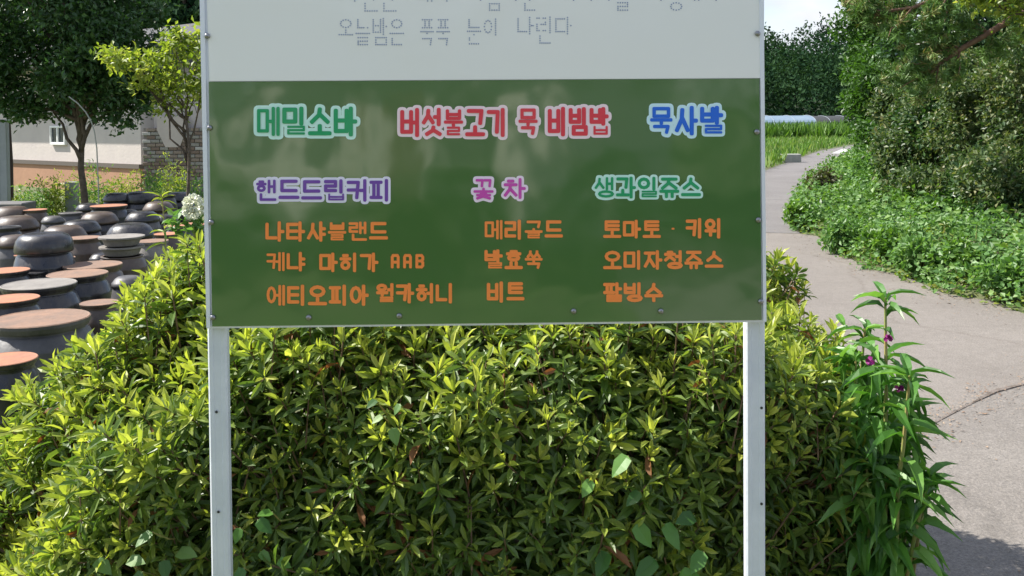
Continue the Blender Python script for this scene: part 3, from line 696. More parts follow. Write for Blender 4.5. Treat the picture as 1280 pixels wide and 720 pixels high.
spike('balsam_plant', 'shorter balsam half hidden between the hedge and the flowering balsam', 'balsam plant', (b2.x + .03, 2.72, 0), 1.0, 22, .105, .026, M['balsamleaf'], bushy=9, spread=.13, droop=.4, fm=[])
sec = bpy.data.objects['balsam_plant.001']; o = mk('foliage', SECOND[0], SECOND[1], M['balsamleaf'], sec, tint=np.repeat(rng.random(SECOND[3]), SECOND[2])); o['kind'] = 'stuff'
def broad_weed(label, spots, m, size, d=2.24):
    p0 = at(*spots[0], d); root = thing('broadleaf_weed', label, 'weed', (p0.x, p0.y + .12, 0), group='broad leaved weeds growing through the hedge')
    mb = MB(); tmpl = (np.array([[0, 0, 0], [.08, -.42, .05], [.1, 0, .02], [.08, .42, .05], [.45, -.52, .02], [.45, 0, -.02], [.45, .52, .02], [.78, -.26, -.06], [.78, 0, -.08], [.78, .26, -.06], [1, 0, -.14]]), LANCE[1])
    for i, (x, y) in enumerate(spots):
        q = at(x, y, d + random.uniform(-.03, .05)) - root.location; mb.tube(wob(q + Vector((random.uniform(-.05, .05), .22, -.14)), q, 4, .05), [.003, .003, .0025, .002, .0015], 5)
        a = Vector((random.uniform(-.9, .9), -.35, random.uniform(-1, .1))).normalized(); nrm = Vector((random.uniform(-.4, .4), -.6, .8)); l = size * random.uniform(.8, 1.2)
        V, Fa, kk = leaves([q], [a], [nrm], l, l * .62, tmpl); mk('leaf', V, Fa, m, root, tint=np.full(kk, random.random()))
    mb.build('stems', M['stem'], root)
broad_weed('smooth heart leaved weed low in front of the hedge near the right post', [(785, 570), (800, 615), (760, 690), (830, 655), (868, 645), (880, 690), (740, 600), (850, 715), (820, 700), (795, 655)], M['balsamleaf'], .058)
broad_weed('pale lobed weed at the bottom of the hedge left of the left post', [(190, 665), (205, 700), (160, 700), (222, 690), (120, 700), (178, 715)], M['brightleaf'], .05)
broad_weed('round leaved creeper beside the foot of the left post', [(300, 660), (325, 690), (340, 640), (305, 710), (348, 700), (322, 650)], M['balsamleaf'], .045)
broad_weed('single pale green vine trailing in the middle of the hedge front', [(478, 520), (490, 535), (470, 500), (500, 505)], M['brightleaf'], .036)

# ------------------------------------------------------------------ earthenware jars
blk = mat('black glaze', (.012, .011, .013), .3, col2=(.032, .03, .034), scale=7, coat=.25, bump=.15, bscale=10)
gry = mat('dusty grey glaze', (.045, .044, .046), .5, col2=(.11, .105, .105), scale=5, bump=.2, bscale=12)
brn = mat('brown glaze', (.045, .030, .022), .38, col2=(.10, .068, .05), scale=6, coat=.2, bump=.15, bscale=12)
ter = mat('terracotta', (.42, .17, .085), .85, col2=(.27, .13, .085), scale=7, bump=.2, bscale=25)
ter2 = mat('dusty brown clay', (.27, .155, .10), .85, col2=(.17, .115, .085), scale=6, bump=.2, bscale=25)
ash = mat('pale ash clay', (.25, .23, .205), .8, col2=(.16, .145, .13), scale=6, bump=.2, bscale=25)
for gm_ in (blk, brn, gry):
    t = gm_.node_tree; b_n = t.nodes['Principled BSDF']; g_n = t.nodes.new('ShaderNodeTexCoord'); mpn = t.nodes.new('ShaderNodeMapping'); mpn.inputs['Scale'].default_value = (9, 9, 3)
    n_n = t.nodes.new('ShaderNodeTexNoise'); n_n.inputs['Scale'].default_value = 3; n_n.inputs['Detail'].default_value = 9; n_n.inputs['Roughness'].default_value = .75
    r_n = t.nodes.new('ShaderNodeMapRange'); r_n.inputs[1].default_value = .35; r_n.inputs[2].default_value = .7; r_n.inputs[3].default_value = .22 if gm_ is blk else .4; r_n.inputs[4].default_value = .62
    t.links.new(g_n.outputs['Object'], mpn.inputs[0]); t.links.new(mpn.outputs[0], n_n.inputs['Vector']); t.links.new(n_n.outputs[0], r_n.inputs[0]); t.links.new(r_n.outputs[0], b_n.inputs['Roughness'])
    r2 = t.nodes.new('ShaderNodeMapRange'); r2.inputs[1].default_value = .56; r2.inputs[2].default_value = .74
    m_n = t.nodes.new('ShaderNodeMix'); m_n.data_type = 'RGBA'; src = b_n.inputs['Base Color'].links[0].from_socket
    m_n.inputs[7].default_value = (.10, .09, .08, 1); t.links.new(n_n.outputs[0], r2.inputs[0]); t.links.new(r2.outputs[0], m_n.inputs[0]); t.links.new(src, m_n.inputs[6]); t.links.new(m_n.outputs[2], b_n.inputs['Base Color'])
JM = dict(k=blk, g=gry, b=brn, t=ter, m=ter2, a=ash)
def jar(px, py, w, typ, body, lid, label, h=.62, cap=None):
    d = (EYE - h) * F / (py - 150 + (px - 640) * .0087); r = w * d / F / 2
    p = at(px, py, d); root = thing('earthenware_jar', label, 'jar', (p.x, d, 0), random.random() * 6, group='earthenware jars crowded in the yard')
    H = p.z; rb = r * 1.22
    lh = {'dome': r * .55, 'flat': r * .16, 'stack': r * .9, 'bowl': r * .62}[typ]; hb = H - lh
    prof = [(rb * .55, 0), (rb * .62, .02), (rb * .85, hb * .28), (rb * .985, hb * .5), (rb, hb * .62), (rb * .985, hb * .675), (rb * 1.0, hb * .685), (rb * .97, hb * .70), (rb * .965, hb * .72), (rb * .90, hb * .83), (rb * .905, hb * .84), (rb * .875, hb * .855), (r * .98, hb * .945), (r * .90, hb * .965), (r * .88, hb * .985), (r * .93, hb), (r * .80, hb)]
    # wheel rings
    pr = []
    for i in range(len(prof) - 1):
        a, b = prof[i], prof[i + 1]; n = 3 if i < 7 else 1
        for j in range(n): pr.append((a[0] + (b[0] - a[0]) * j / n, a[1] + (b[1] - a[1]) * j / n))
    pr.append(prof[-1]); mb = MB(); mb.lathe(pr, 32); mb.build('body', JM[body], root, True)
    mb = MB()
    if typ == 'dome':
        mb.lathe([(r * .9, hb - .012), (r * 1.03, hb - .014), (r * 1.05, hb), (r * 1.04, hb + .012), (r * .97, hb + lh * .35), (r * .84, hb + lh * .70), (r * .66, hb + lh * .93), (r * .5, hb + lh * .985), (r * .44, hb + lh), (.001, hb + lh * 1.0)], 32)
        mb.build('lid', JM[lid], root, True)
    elif typ == 'bowl':
        mb.lathe([(r * .92, hb - .01), (r * 1.02, hb - .012), (r * 1.04, hb), (r * 1.03, hb + lh * .3), (r * .98, hb + lh * .62), (r * .86, hb + lh * .88), (r * .72, hb + lh * .99), (r * .66, hb + lh * 1.03), (r * .60, hb + lh), (.001, hb + lh * .99)], 32)
        mb.build('lid', JM[lid], root, True)
    elif typ == 'flat':
        mb.lathe([(r * .86, hb - .006), (r * .96, hb), (r * 1.0, hb + lh * .6), (r * 1.0, hb + lh)], 32, 0)
        mb.lathe([(r * 1.0, hb + lh), (r * .975, hb + lh * 1.12), (r * .94, hb + lh * 1.02), (r * .6, hb + lh * .98), (.001, hb + lh * 1.03)], 32, 1)
        mb.build('lid', [JM[body], JM[lid]], root, False)
    else:
        for z, q in ((hb, .98), (hb + lh * .5, 1.0)):
            mb.lathe([(r * .55, z), (r * .72, z + lh * .06), (r * .80, z + lh * .25), (r * .86 * q, z + lh * .36), (r * 1.0 * q, z + lh * .42), (r * 1.0 * q, z + lh * .5), (r * .9 * q, z + lh * .5), (r * .6, z + lh * .47), (.001, z + lh * .47)], 32)
        mb.build('lid', JM[lid], root, False)
    return root
J = [
 (6, 449, 76, 'flat', 'k', 't', 'nearest black jar with an orange clay lid at the bottom left picture edge', .66),
 (50, 398, 118, 'flat', 'g', 'm', 'widest dusty grey jar with a broad brown lid beside the hedge', .60),
 (14, 373, 66, 'flat', 'k', 't', 'black jar with an orange lid just behind the widest grey jar', .62),
 (49, 355, 88, 'flat', 'k', 'a', 'black jar with a pale grey brown lid in front of the tall domed jar', .62),
 (97, 342, 72, 'flat', 'k', 'm', 'black jar with a dull red brown lid right of the pale lidded jar', .62),
 (8, 338, 54, 'flat', 'k', 't', 'bright orange lidded jar at the left edge below the tall domed jar', .62),
 (40, 340, 36, 'flat', 'k', 'k', 'low black jar with a flat black lid squeezed between two orange lids', .58),
 (116, 331, 70, 'flat', 'b', 'm', 'brown lidded jar directly behind the dull red brown lid', .60),
 (55, 292, 66, 'bowl', 'k', 'k', 'tall glossy black jar with a deep rounded black bowl lid', .82),
 (18, 294, 42, 'dome', 'g', 'b', 'shiny brown domed jar peeking from behind the tall black jar', .70),
 (104, 297, 42, 'flat', 'b', 'm', 'brown jar with flat clay lid right of the tall domed jar', .66),
 (152, 295, 55, 'stack', 'b', 'a', 'jar topped with two stacked pale ash bowls', .72),
 (80, 282, 52, 'dome', 'k', 'b', 'wide low domed dark jar behind the tall black jar', .62),
 (101, 275, 46, 'dome', 'k', 'k', 'black domed jar with a small highlight in the middle of the yard', .62),
 (124, 265, 44, 'dome', 'k', 'b', 'purplish brown domed jar below the red brown flat lid', .64),
 (136, 257, 44, 'flat', 'k', 't', 'dark jar with a wide red brown flat lid near the flower bed', .64),
 (20, 270, 52, 'dome', 'b', 'b', 'dull brown domed jar at the left edge third from the back', .64),
 (14, 258, 46, 'dome', 'k', 'b', 'dark brown glossy domed jar at the far left back', .64),
 (5, 284, 40, 'flat', 'k', 'k', 'black flat topped jar cut by the left picture edge', .64),
 (66, 270, 26, 'dome', 'g', 'g', 'small grey domed jar among the weeds at the back left', .58),
 (88, 266, 28, 'flat', 'g', 'g', 'small flat grey jar beside the small grey domed one', .58),
 (146, 241, 32, 'dome', 'k', 'k', 'black domed jar farthest back below the yellow tree', .66),
 (176, 240, 38, 'bowl', 'k', 'k', 'glossy black jar with a deep lid at the back right of the farthest one', .66),
 (224, 240, 34, 'dome', 'k', 'k', 'black domed jar behind the white flower head', .64),
 (198, 252, 36, 'dome', 'b', 'b', 'olive brown domed jar behind the tall weed', .64),
 (178, 264, 40, 'dome', 'g', 'k', 'grey shouldered black domed jar left of the tall weed', .64),
 (163, 279, 56, 'dome', 'g', 'k', 'broad black domed jar behind the stacked ash bowls', .62),
 (232, 281, 48, 'flat', 'g', 't', 'grey jar with a thin orange lid below the white flower head', .64),
 (190, 301, 40, 'flat', 'a', 'm', 'pale clay jar low between the stacked bowls and the hedge', .60),
 (124, 378, 46, 'flat', 'b', 'm', 'brown jar half buried in the hedge beside the widest grey jar', .58),
 (160, 345, 38, 'dome', 'g', 'g', 'ash grey rounded jar poking out of the hedge', .62),
 (36, 318, 34, 'flat', 'b', 't', 'brown jar hidden low left of the tall black jar', .56),
 (128, 316, 30, 'dome', 'g', 'k', 'dark domed jar hidden behind the brown lidded jar', .56),
 (34, 384, 30, 'dome', 'k', 'k', 'small black domed jar wedged in front of the pale grey brown lid', .56),
 (76, 322, 34, 'flat', 'k', 'm', 'black jar with a dull lid wedged right of the tall black jar foot', .58),
 (62, 300, 24, 'dome', 'b', 'b', 'little brown domed jar behind the right shoulder of the tall black jar', .62),
 (160, 262, 26, 'dome', 'k', 'k', 'little black domed jar between the red brown lid and the weed', .58),
 (110, 254, 28, 'dome', 'b', 'k', 'dark domed jar left of the wide red brown lid', .62),
 (206, 244, 26, 'flat', 'k', 'm', 'brown lidded jar at the back between two black domed jars', .64),
 (44, 262, 28, 'flat', 'b', 't', 'small orange lidded jar at the back near the left weeds', .60),
 (210, 292, 34, 'flat', 'b', 't', 'orange lidded jar just above the hedge left of the sign', .60),
 (206, 268, 30, 'dome', 'k', 'k', 'small black jar directly behind the tall weed stem', .56),
]
for j in J: jar(*j)

# ------------------------------------------------------------------ house, brick wall and garden at the left
HD = 24.0
def hx(px): return (px - 640) / F * HD
def hzz(py, px=100): return at(px, py, HD).z
stucco = mat('pale stucco', (.58, .52, .48), .9, col2=(.51, .455, .43), scale=1.2, bump=.25, bscale=14)
orange = mat('orange painted render', (.42, .235, .145), .9, col2=(.36, .20, .125), scale=1.3, bump=.2, bscale=14)
HR = R(-38)
house = thing('house', 'low pale stucco house with an orange lower wall behind the dark tree', 'house', (hx(60), HD, 0), HR)
def hs(px):
    k = (px - 640) / F; return (k * HD - hx(60)) / (math.cos(HR) - k * math.sin(HR))
ox = hx(60)
zb = hzz(203); w0 = -7; w1 = hs(176)
mb = MB(); mb.box(w0, w1, 0, 6, zb + .05, 3.0); mb.build('wall', stucco, house)
mb = MB(); mb.box(w0, w1 - .003, -.02, 5.9, -.1, zb - .05); mb.build('lower_wall', orange, house)
mb = MB(); mb.box(w0, w1 + .003, -.06, 5.95, zb - .05, zb + .05); mb.build('ledge', mat('dark ledge', (.12, .10, .085), .8), house)
mb = MB(); mb.add([(w0 - .4, -.7, 2.95), (w1 + .4, -.7, 2.95), (w1 + .4, 6.6, 2.95), (w0 - .4, 6.6, 2.95), (w0 - .4, 3, 4.2), (w1 + .4, 3, 4.2), (w0 - .4, -.7, 3.08), (w1 + .4, -.7, 3.08), (w0 - .4, 6.6, 3.08), (w1 + .4, 6.6, 3.08)],
   [(0, 1, 2, 3), (0, 6, 7, 1), (6, 4, 5, 7), (4, 8, 9, 5), (3, 2, 9, 8), (0, 3, 8, 4, 6), (1, 7, 5, 9, 2)]); mb.build('roof', mat('dark roof', (.05, .05, .055), .8, col2=(.08, .08, .085), scale=3), house)
wx0, wx1, wz0, wz1 = hs(65.5), hs(84), hzz(180.5), hzz(157)
mb = MB(); t_ = .05; y0, y1 = -.07, -.001
mb.box(wx0, wx0 + t_, y0, y1, wz0, wz1, bev=.006); mb.box(wx1 - t_, wx1, y0, y1, wz0, wz1, bev=.006)
mb.box(wx0 + t_, wx1 - t_, y0, y1, wz0, wz0 + t_ * 1.3, bev=.006); mb.box(wx0 + t_, wx1 - t_, y0, y1, wz1 - t_, wz1, bev=.006)
wc = (wx0 + wx1) / 2; mb.box(wc - t_ * .6, wc + t_ * .6, y0, y1, wz0 + t_ * 1.3, wz1 - t_, bev=.006)
win = mb.build('window', mat('white window frame', (.78, .78, .76), .5), house)
gl = mat('dark window glass', (.02, .03, .04), .08)
for a, b in ((wx0 + t_, wc - t_ * .6), (wc + t_ * .6, wx1 - t_)):
    m2 = MB(); m2.box(a, b, -.03, -.002, wz0 + t_ * 1.3, wz1 - t_); m2.build('pane', gl, win)

BD = 21.0
def qx(px): return (px - 640) / F * BD
bw = thing('brick_wall', 'weathered brick garden wall with a pale plaster wedge behind the thin tree', 'wall', (qx(178), BD, 0))
bx0 = qx(178); bx1 = qx(420); zt = at(200, 160, BD).z; mort = mat('mortar', (.22, .20, .18), .95, col2=(.15, .13, .12), scale=9)
mb = MB(); mb.box(.02, bx1 - bx0, .02, .4, -.1, zt); mb.build('mortar_core', mort, bw)
mb = MB(); mb.box(.2, bx1 - bx0, .16, .3, zt + .002, at(200, 92, BD).z); mb.build('upper_wall', mat('pale pink render', (.50, .44, .41), .9, col2=(.42, .38, .36), scale=2), bw)
bm_ = [mat('brick %s' % n, c, .9, col2=c2, scale=30, bump=.3, bscale=50) for n, c, c2 in (('dun', (.27, .21, .17), (.20, .16, .13)), ('grey', (.30, .28, .25), (.2, .19, .17)), ('brown', (.20, .14, .105), (.15, .11, .09)), ('pale', (.45, .43, .40), (.35, .33, .31)))]
bms = []
for j, m in enumerate(bm_):
    q = MB(); q.box(0, .178, -.012, .05, 0, .068, bev=.006); o = q.build('brick', m, bw); bms.append(o.data); bpy.data.objects.remove(o)
nb = 0; rowh = .083; row = 0; z = .0
vx0, vx1, vzt, vzb, vcx = qx(197) - bx0, qx(233) - bx0, zt + .05, at(215, 184, BD).z, qx(217) - bx0
while z + .07 < zt + .001:
    x = -.09 if row % 2 else 0.0
    while x < qx(262) - bx0:
        xc, zcn = x + .09, z + .035
        hw = (vx1 - vx0) / 2 * max(0, (zcn - vzb) / (vzt - vzb)); inwedge = abs(xc - vcx) < hw + .03 and zcn > vzb - .02
        if nb < 298 and not inwedge and z > .25 and x > -.02:
            o = link('brick', random.choices(bms, (5, 4, 4, 1))[0], bw); o.location = (x, random.uniform(-.006, .004), z); nb += 1
        x += .192
    z += rowh; row += 1
mb = MB(); mb.add([(vcx - (vx1 - vx0) * .28, -.02, vzb), (vcx + (vx1 - vx0) * .22, -.02, vzb), (vx1, -.02, zt - .05), (vx1, -.02, zt + .25), (vx0, -.02, zt + .25), (vx0, -.02, zt - .05)] + [(vcx - (vx1 - vx0) * .28, .1, vzb), (vcx + (vx1 - vx0) * .22, .1, vzb), (vx1, .1, zt - .05), (vx1, .1, zt + .25), (vx0, .1, zt + .25), (vx0, .1, zt - .05)],
   [(0, 1, 2, 3, 4, 5), (11, 10, 9, 8, 7, 6)] + [(i, 6 + i, 6 + (i + 1) % 6, (i + 1) % 6) for i in range(6)]); mb.build('plaster_wedge', mat('pale plaster', (.52, .45, .41), .9, col2=(.45, .39, .36), scale=3), bw)
# pale panel between house and brick wall
px_ = at(171, 190, 22); mb = MB(); mb.box(-.12, .12, -.05, .05, -.02, at(171, 160, 22).z, bev=.01); mb.box(-.16, .16, -.08, .08, -.1, .0, 0)
tag(mb.build('gate_pillar', mat('pale pillar paint', (.60, .56, .52), .8, col2=(.5, .47, .44), scale=4), loc=(px_.x, 22, 0)), 'pale gate pillar between the orange wall and the brick wall', 'pillar')
# left utility shed edge
g = at(3, 200, 15); mb = MB(); mb.box(-.8, .07, 0, .1, -.1, at(3, 152, 15).z, bev=.01); mb.box(-.82, .09, -.02, .12, at(3, 152, 15).z + .002, at(3, 149, 15).z)
for i in range(6): mb.box(-.7 + .12 * i, -.66 + .12 * i, -.015, .0, .2, 1.4)
tag(mb.build('utility_cabinet', mat('grey painted metal', (.33, .35, .37), .5, .3, col2=(.27, .29, .31), scale=4), loc=(g.x, 15, 0)), 'grey ribbed metal cabinet at the far left picture edge', 'cabinet')
g = at(13, 200, 15.2); mb = MB(); mb.tube([(0, 0, -.1), (.01, 0, 1.0), (-.02, 0, 1.75)], [.035, .032, .03], 8); mb.tube([(-.02, 0, 1.6), (.15, .0, 1.66)], .015, 6)
tag(mb.build('dark_pole', mat('rusty dark pole', (.06, .04, .035), .8), loc=(g.x, 15.2, 0)), 'thin dark rusty pole beside the grey cabinet', 'pole')
pts = [at(x, y, 12) for x, y in ((86, 121), (97, 129), (107, 140), (114, 152), (118, 164), (121, 185), (123, 235))]; b0 = pts[-1].copy(); b0.z = 0; pts.append(b0 + Vector((0, 0, -.05)))
mb = MB(); mb.tube([q - b0 for q in pts], .008, 6)
tag(mb.build('garden_hoop', mat('pale hoop', (.28, .29, .26), .6, .2), loc=b0), 'thin bent pale hoop rod in front of the dark tree', 'hoop rod')
g = at(90, 240, 15); mb = MB(); mb.box(-.09, .09, -.06, .06, -.1, at(90, 227, 15).z, bev=.01); mb.tube([(.09, 0, .3), (.13, 0, .35), (.13, 0, .2)], .012, 6)
tag(mb.build('faucet_post', mat('grey concrete', (.3, .31, .32), .8, col2=(.22, .23, .24), scale=8), loc=(g.x, 15, 0)), 'short grey post standing in the flower bed below the dark tree', 'post')
g = at(12, 251, 13.5); mb = MB(); mb.box(-2.2, .28, -.2, .2, .38, .50, bev=.015); mb.box(-.1, .05, -.12, .12, -.05, .379); mb.box(-1.9, -1.75, -.12, .12, -.05, .379)
tag(mb.build('stone_bench', mat('dark stone', (.10, .10, .10), .7, col2=(.16, .155, .15), scale=8), loc=(g.x, 13.5, 0)), 'dark low slab behind the jars at the left picture edge', 'bench')

# invented building, trees and hedge behind the viewer, added for the glossy panel's reflections
cafe = thing('reflection_building', 'pale walled building added behind the viewer, only for its reflection in the green panel', 'building', (-1.6, -12, 0), R(36))
mb = MB(); mb.box(-4.2, 3.2, -5, 0, -.05, 2.7); mb.build('wall', mat('cream wall', (.74, .70, .62), .85, col2=(.66, .62, .55), scale=2), cafe)
mb = MB(); mb.add([(-4.7, .6, 2.7), (3.7, .6, 2.7), (3.7, -5.6, 2.7), (-4.7, -5.6, 2.7), (-4.7, -2.5, 4.1), (3.7, -2.5, 4.1)], [(0, 1, 2, 3), (0, 4, 5, 1), (2, 5, 4, 3), (0, 3, 4), (1, 5, 2)]); mb.build('roof', mat('slate roof', (.08, .08, .085), .8), cafe)
for wx in (-3.2, -1.4, 1.8):
    mb = MB(); mb.box(wx - .5, wx + .5, .001, .05, .9, 2.1, bev=.01); w_ = mb.build('window', mat('window surround', (.6, .6, .58), .5), cafe); mb = MB(); mb.box(wx - .43, wx + .43, .051, .058, .97, 2.03); mb.build('pane', mat('mirrored glass', (.03, .035, .04), .1), w_)
mb = MB(); mb.box(-.1, .8, .001, .06, 0, 2.1, bev=.01); d_ = mb.build('door', mat('brown door', (.13, .07, .04), .5), cafe); mb = MB(); mb.tube([(.7, .065, 1.0), (.7, .09, 1.0), (.7, .09, 1.15)], .012, 6); mb.build('handle', mat('door handle', (.5, .5, .5), .3, .9), d_)
tree('reflection_tree', 'dark tree added behind the viewer as a reflection at the right of the green panel', 'tree', (3.6, -6, 0), (3.6, -6, 2), .14, [(3.6, -6, 2.6, 1.7, 1.5, 1.5), (4.6, -6.5, 1.6, 1.2, 1.2, 1.1)], M['darkleaf'], 1500, 5, .13, .1, nlimb=6)  # added unseen trees, dark masses for the panel to reflect
tree('reflection_tree', 'dark tree added behind the viewer as a reflection at the left of the green panel', 'tree', (-5.2, -7, 0), (-5.2, -7, 2), .14, [(-5.2, -7, 3.0, 2.2, 1.6, 1.6), (-3.4, -7.4, 3.6, 1.6, 1.2, .9)], M['darkleaf'], 1500, 5, .13, .1, nlimb=6)
bh = thing('reflection_hedge', 'dark clipped hedge added behind the viewer as a reflection along the lower green panel', 'hedge', (1.2, -5.4, 0))  # added unseen hedge that darkens the lower panel's reflection
V, Fa, ti, T = cloud([(x_, 0, .55, .5, .35, .6) for x_ in np.arange(-5.5, 2.2, .5)], 2400, 5, .08, .06); o = mk('foliage', V, Fa, M['darkleaf'], bh, tint=ti); o['kind'] = 'stuff'
mb = MB()
for x_ in np.arange(-5.5, 2.2, .5): mb.tube(wob((x_, 0, 0), (x_ + .1, 0, .9), 3, .05), [.03, .02, .015, .008], 5)
mb.build('stems', M['bark'], bh)
tree('reflection_tree', 'small round tree added behind the viewer as a reflection low in the middle of the panel', 'tree', (-.25, -3.2, 0), (-.25, -3.2, .7), .03, [(-.25, -3.2, .85, .26, .24, .36)], M['darkleaf'], 260, 5, .05, .03, nlimb=5)  # added unseen tree that makes a dark blob in the reflection

# dark round tree and the yellow-green tree
TD = 14.0
def b3(px, py, d, rpx, rpy=None, rd=None):
    p = at(px, py, d); r = rpx * d / F; return (p.x, p.y, p.z, r, rd or r, (rpy or rpx) * d / F)
base = at(106, 235, TD)
tree('shade_tree', 'round dark green shade tree with a single brown trunk in front of the pale house', 'tree', (base.x, TD, 0), at(103, 150, TD), .062,
     [b3(100, 30, TD, 100, 95), b3(40, 90, TD, 78, 58), b3(150, 95, TD, 62, 58), b3(100, 110, TD, 75, 50), b3(10, 20, TD, 90, 100), b3(70, -40, TD, 110, 60), b3(170, 20, TD, 45, 50), b3(120, 60, TD - .5, 60, 50)],
     M['darkleaf'], 5200, 7, .085, .075, shell=.55, nlimb=16)
base = at(238, 250, 11.0)
tree('young_tree', 'slender young tree with yellow green leaves and a thin leaning trunk left of the sign', 'tree', (base.x, 11, 0), at(233, 150, 11), .026,
     [b3(225, 112, 11, 40, 22), b3(205, 85, 11, 42, 16), b3(165, 75, 11, 36, 9), b3(130, 66, 11, 18, 4), b3(230, 60, 11, 30, 14), b3(215, 42, 11, 22, 7), b3(212, 130, 11, 24, 12), b3(265, 80, 11, 40, 50), b3(190, 105, 11, 30, 12)],
     M['yellowleaf'], 480, 6, .075, .05, shell=.8, nlimb=12, up=1.0)
# dark trees beyond the house roof
for i, (px, py, rx, ry, d) in enumerate(((230, -20, 110, 110, 34), (60, -60, 150, 90, 36), (-120, -20, 130, 120, 35))):
    q = at(px, py, d); tree('tall_conifer', ['dark conifer behind the roof just left of the sign', 'dark conifer towering behind the middle of the house', 'dark conifer beyond the left end of the house'][i], 'tree', (q.x, d, 0), (q.x, d, 5), .22,
         [b3(px, py, d, rx, ry), b3(px - 30, py + 60, d, rx * .8, ry * .5), b3(px + 40, py + 50, d, rx * .7, ry * .5), b3(px, py - 90, d, rx * .6, ry * .7)], M['forest'], 3000, 5, .28, .16, shell=.4, nlimb=8, group='dark trees beyond the house')

# flower bed plants behind the jars
FB = [(40, 252, 'wispy pale green weed clump near the left edge', 26), (58, 246, 'feathery weed clump left of the grey post', 24), (100, 243, 'yellow green herb clump right of the grey post', 34), (118, 240, 'bright leafy herb clump under the dark tree trunk', 36), (140, 238, 'reddish tipped herb clump before the orange wall', 26),
      (160, 238, 'low herb clump below the pale gate pillar', 26), (186, 236, 'leafy herb clump at the left end of the brick wall', 32), (205, 234, 'tall pale herb clump in the middle of the brick wall', 38), (226, 236, 'tall herb clump around the thin tree trunk', 34), (248, 238, 'herb clump next to the edge of the sign', 30), (78, 240, 'small herb clump left of the tree trunk', 20), (20, 250, 'sparse weed clump behind the far left jars', 16)]
for i, (px, py, lab, hp) in enumerate(FB):
    d = 14.5 + (i % 3) * .4; q = at(px, py, d); root = thing('garden_herb', lab, 'herb', (q.x, d, 0), group='herbs in the bed behind the jars')
    ht = q.z + hp * d / F; r = .25
    V, Fa, ti, T = cloud([(0, 0, ht * .62, r, r, ht * .42), (random.uniform(-.2, .2), 0, ht * .4, r * 1.1, r, ht * .4)], 90, 7, .06, .04, shell=.9, wr=.35, up=.3, sub=0)
    o = mk('foliage', V, Fa, M['yellowleaf'] if i % 3 else M['brightleaf'], root, tint=np.clip(ti, 0, 1)); o['kind'] = 'stuff'
    mb = MB()
    for k in range(7): e = T[rng.integers(len(T))]; mb.tube(wob((random.uniform(-.08, .08), 0, 0), e, 3, .03), [.008, .006, .005, .003], 4)
    mb.build('stems', M['stem'], root)
g = at(206, 300, 5.6)
spike('tall_weed', 'single tall weed with narrow leaves rising between the jars and the hedge', 'weed', (g.x, 5.6, 0), at(206, 245, 5.6).z, 30, .13, .022, M['yellowleaf'], bushy=1, droop=.1, tr=(.2, .9))
hyd = at(240, 285, 5.0); root = thing('hydrangea', 'hydrangea with one creamy white flower head next to the sign', 'hydrangea', (hyd.x, 5.0, 0))
fh = at(241, 259, 5.0) - Vector((hyd.x, 5.0, 0)); d = unit(240); d[:, 2] *= .9
V, Fa, kk = leaves(np.array(fh) + d * np.array([.036, .036, .056]), d + unit(240) * .5, unit(240), .026, .024); mk('flower_head', V, Fa, M['petal_white'], root)
lf = at(232, 282, 5.0) - Vector((hyd.x, 5.0, 0)); V, Fa, ti, T = cloud([(lf.x, 0, lf.z - .01, .08, .06, .04), (fh.x, 0, fh.z - .12, .06, .05, .04)], 34, 3, .055, .02, shell=.9, wr=.6, up=1)
mk('foliage', V, Fa, M['brightleaf'], root, tint=ti); mb = MB(); mb.tube(wob((0, 0, 0), fh, 4, .02), [.007, .006, .005, .004, .003], 5); mb.build('stem', M['stem'], root)

# ------------------------------------------------------------------ right side: bank, shrubs, trees
bank_pts = [gnd(1280, 392), gnd(1240, 376), gnd(1180, 367), gnd(1127, 343), gnd(1087, 337), gnd(1053, 317), gnd(1040, 297), gnd(1000, 292), gnd(989, 270), gnd(1007, 243), gnd(1050, 213), gnd(1078, 190)]
bk = [Vector((6.2, 4.2, 0)), Vector((5.3, 6.2, 0))] + bank_pts
def bank_z(t): return .28 * (1 - math.exp(-t / 1.6))
v = []; f = []; nt_ = 9
for i, p in enumerate(bk):
    for j in range(nt_): t = j * .9; v.append((p.x + .05 + t * .93, p.y + t * .36, -.015 + bank_z(t) + (.04 * math.sin(i * 3 + j * 2) if j else 0)))
for i in range(len(bk) - 1):
    for j in range(nt_ - 1): f.append([i * nt_ + j, i * nt_ + j + 1, (i + 1) * nt_ + j + 1, (i + 1) * nt_ + j])
tag(mk('bank', v, f, gm, smooth=True), kind='structure')
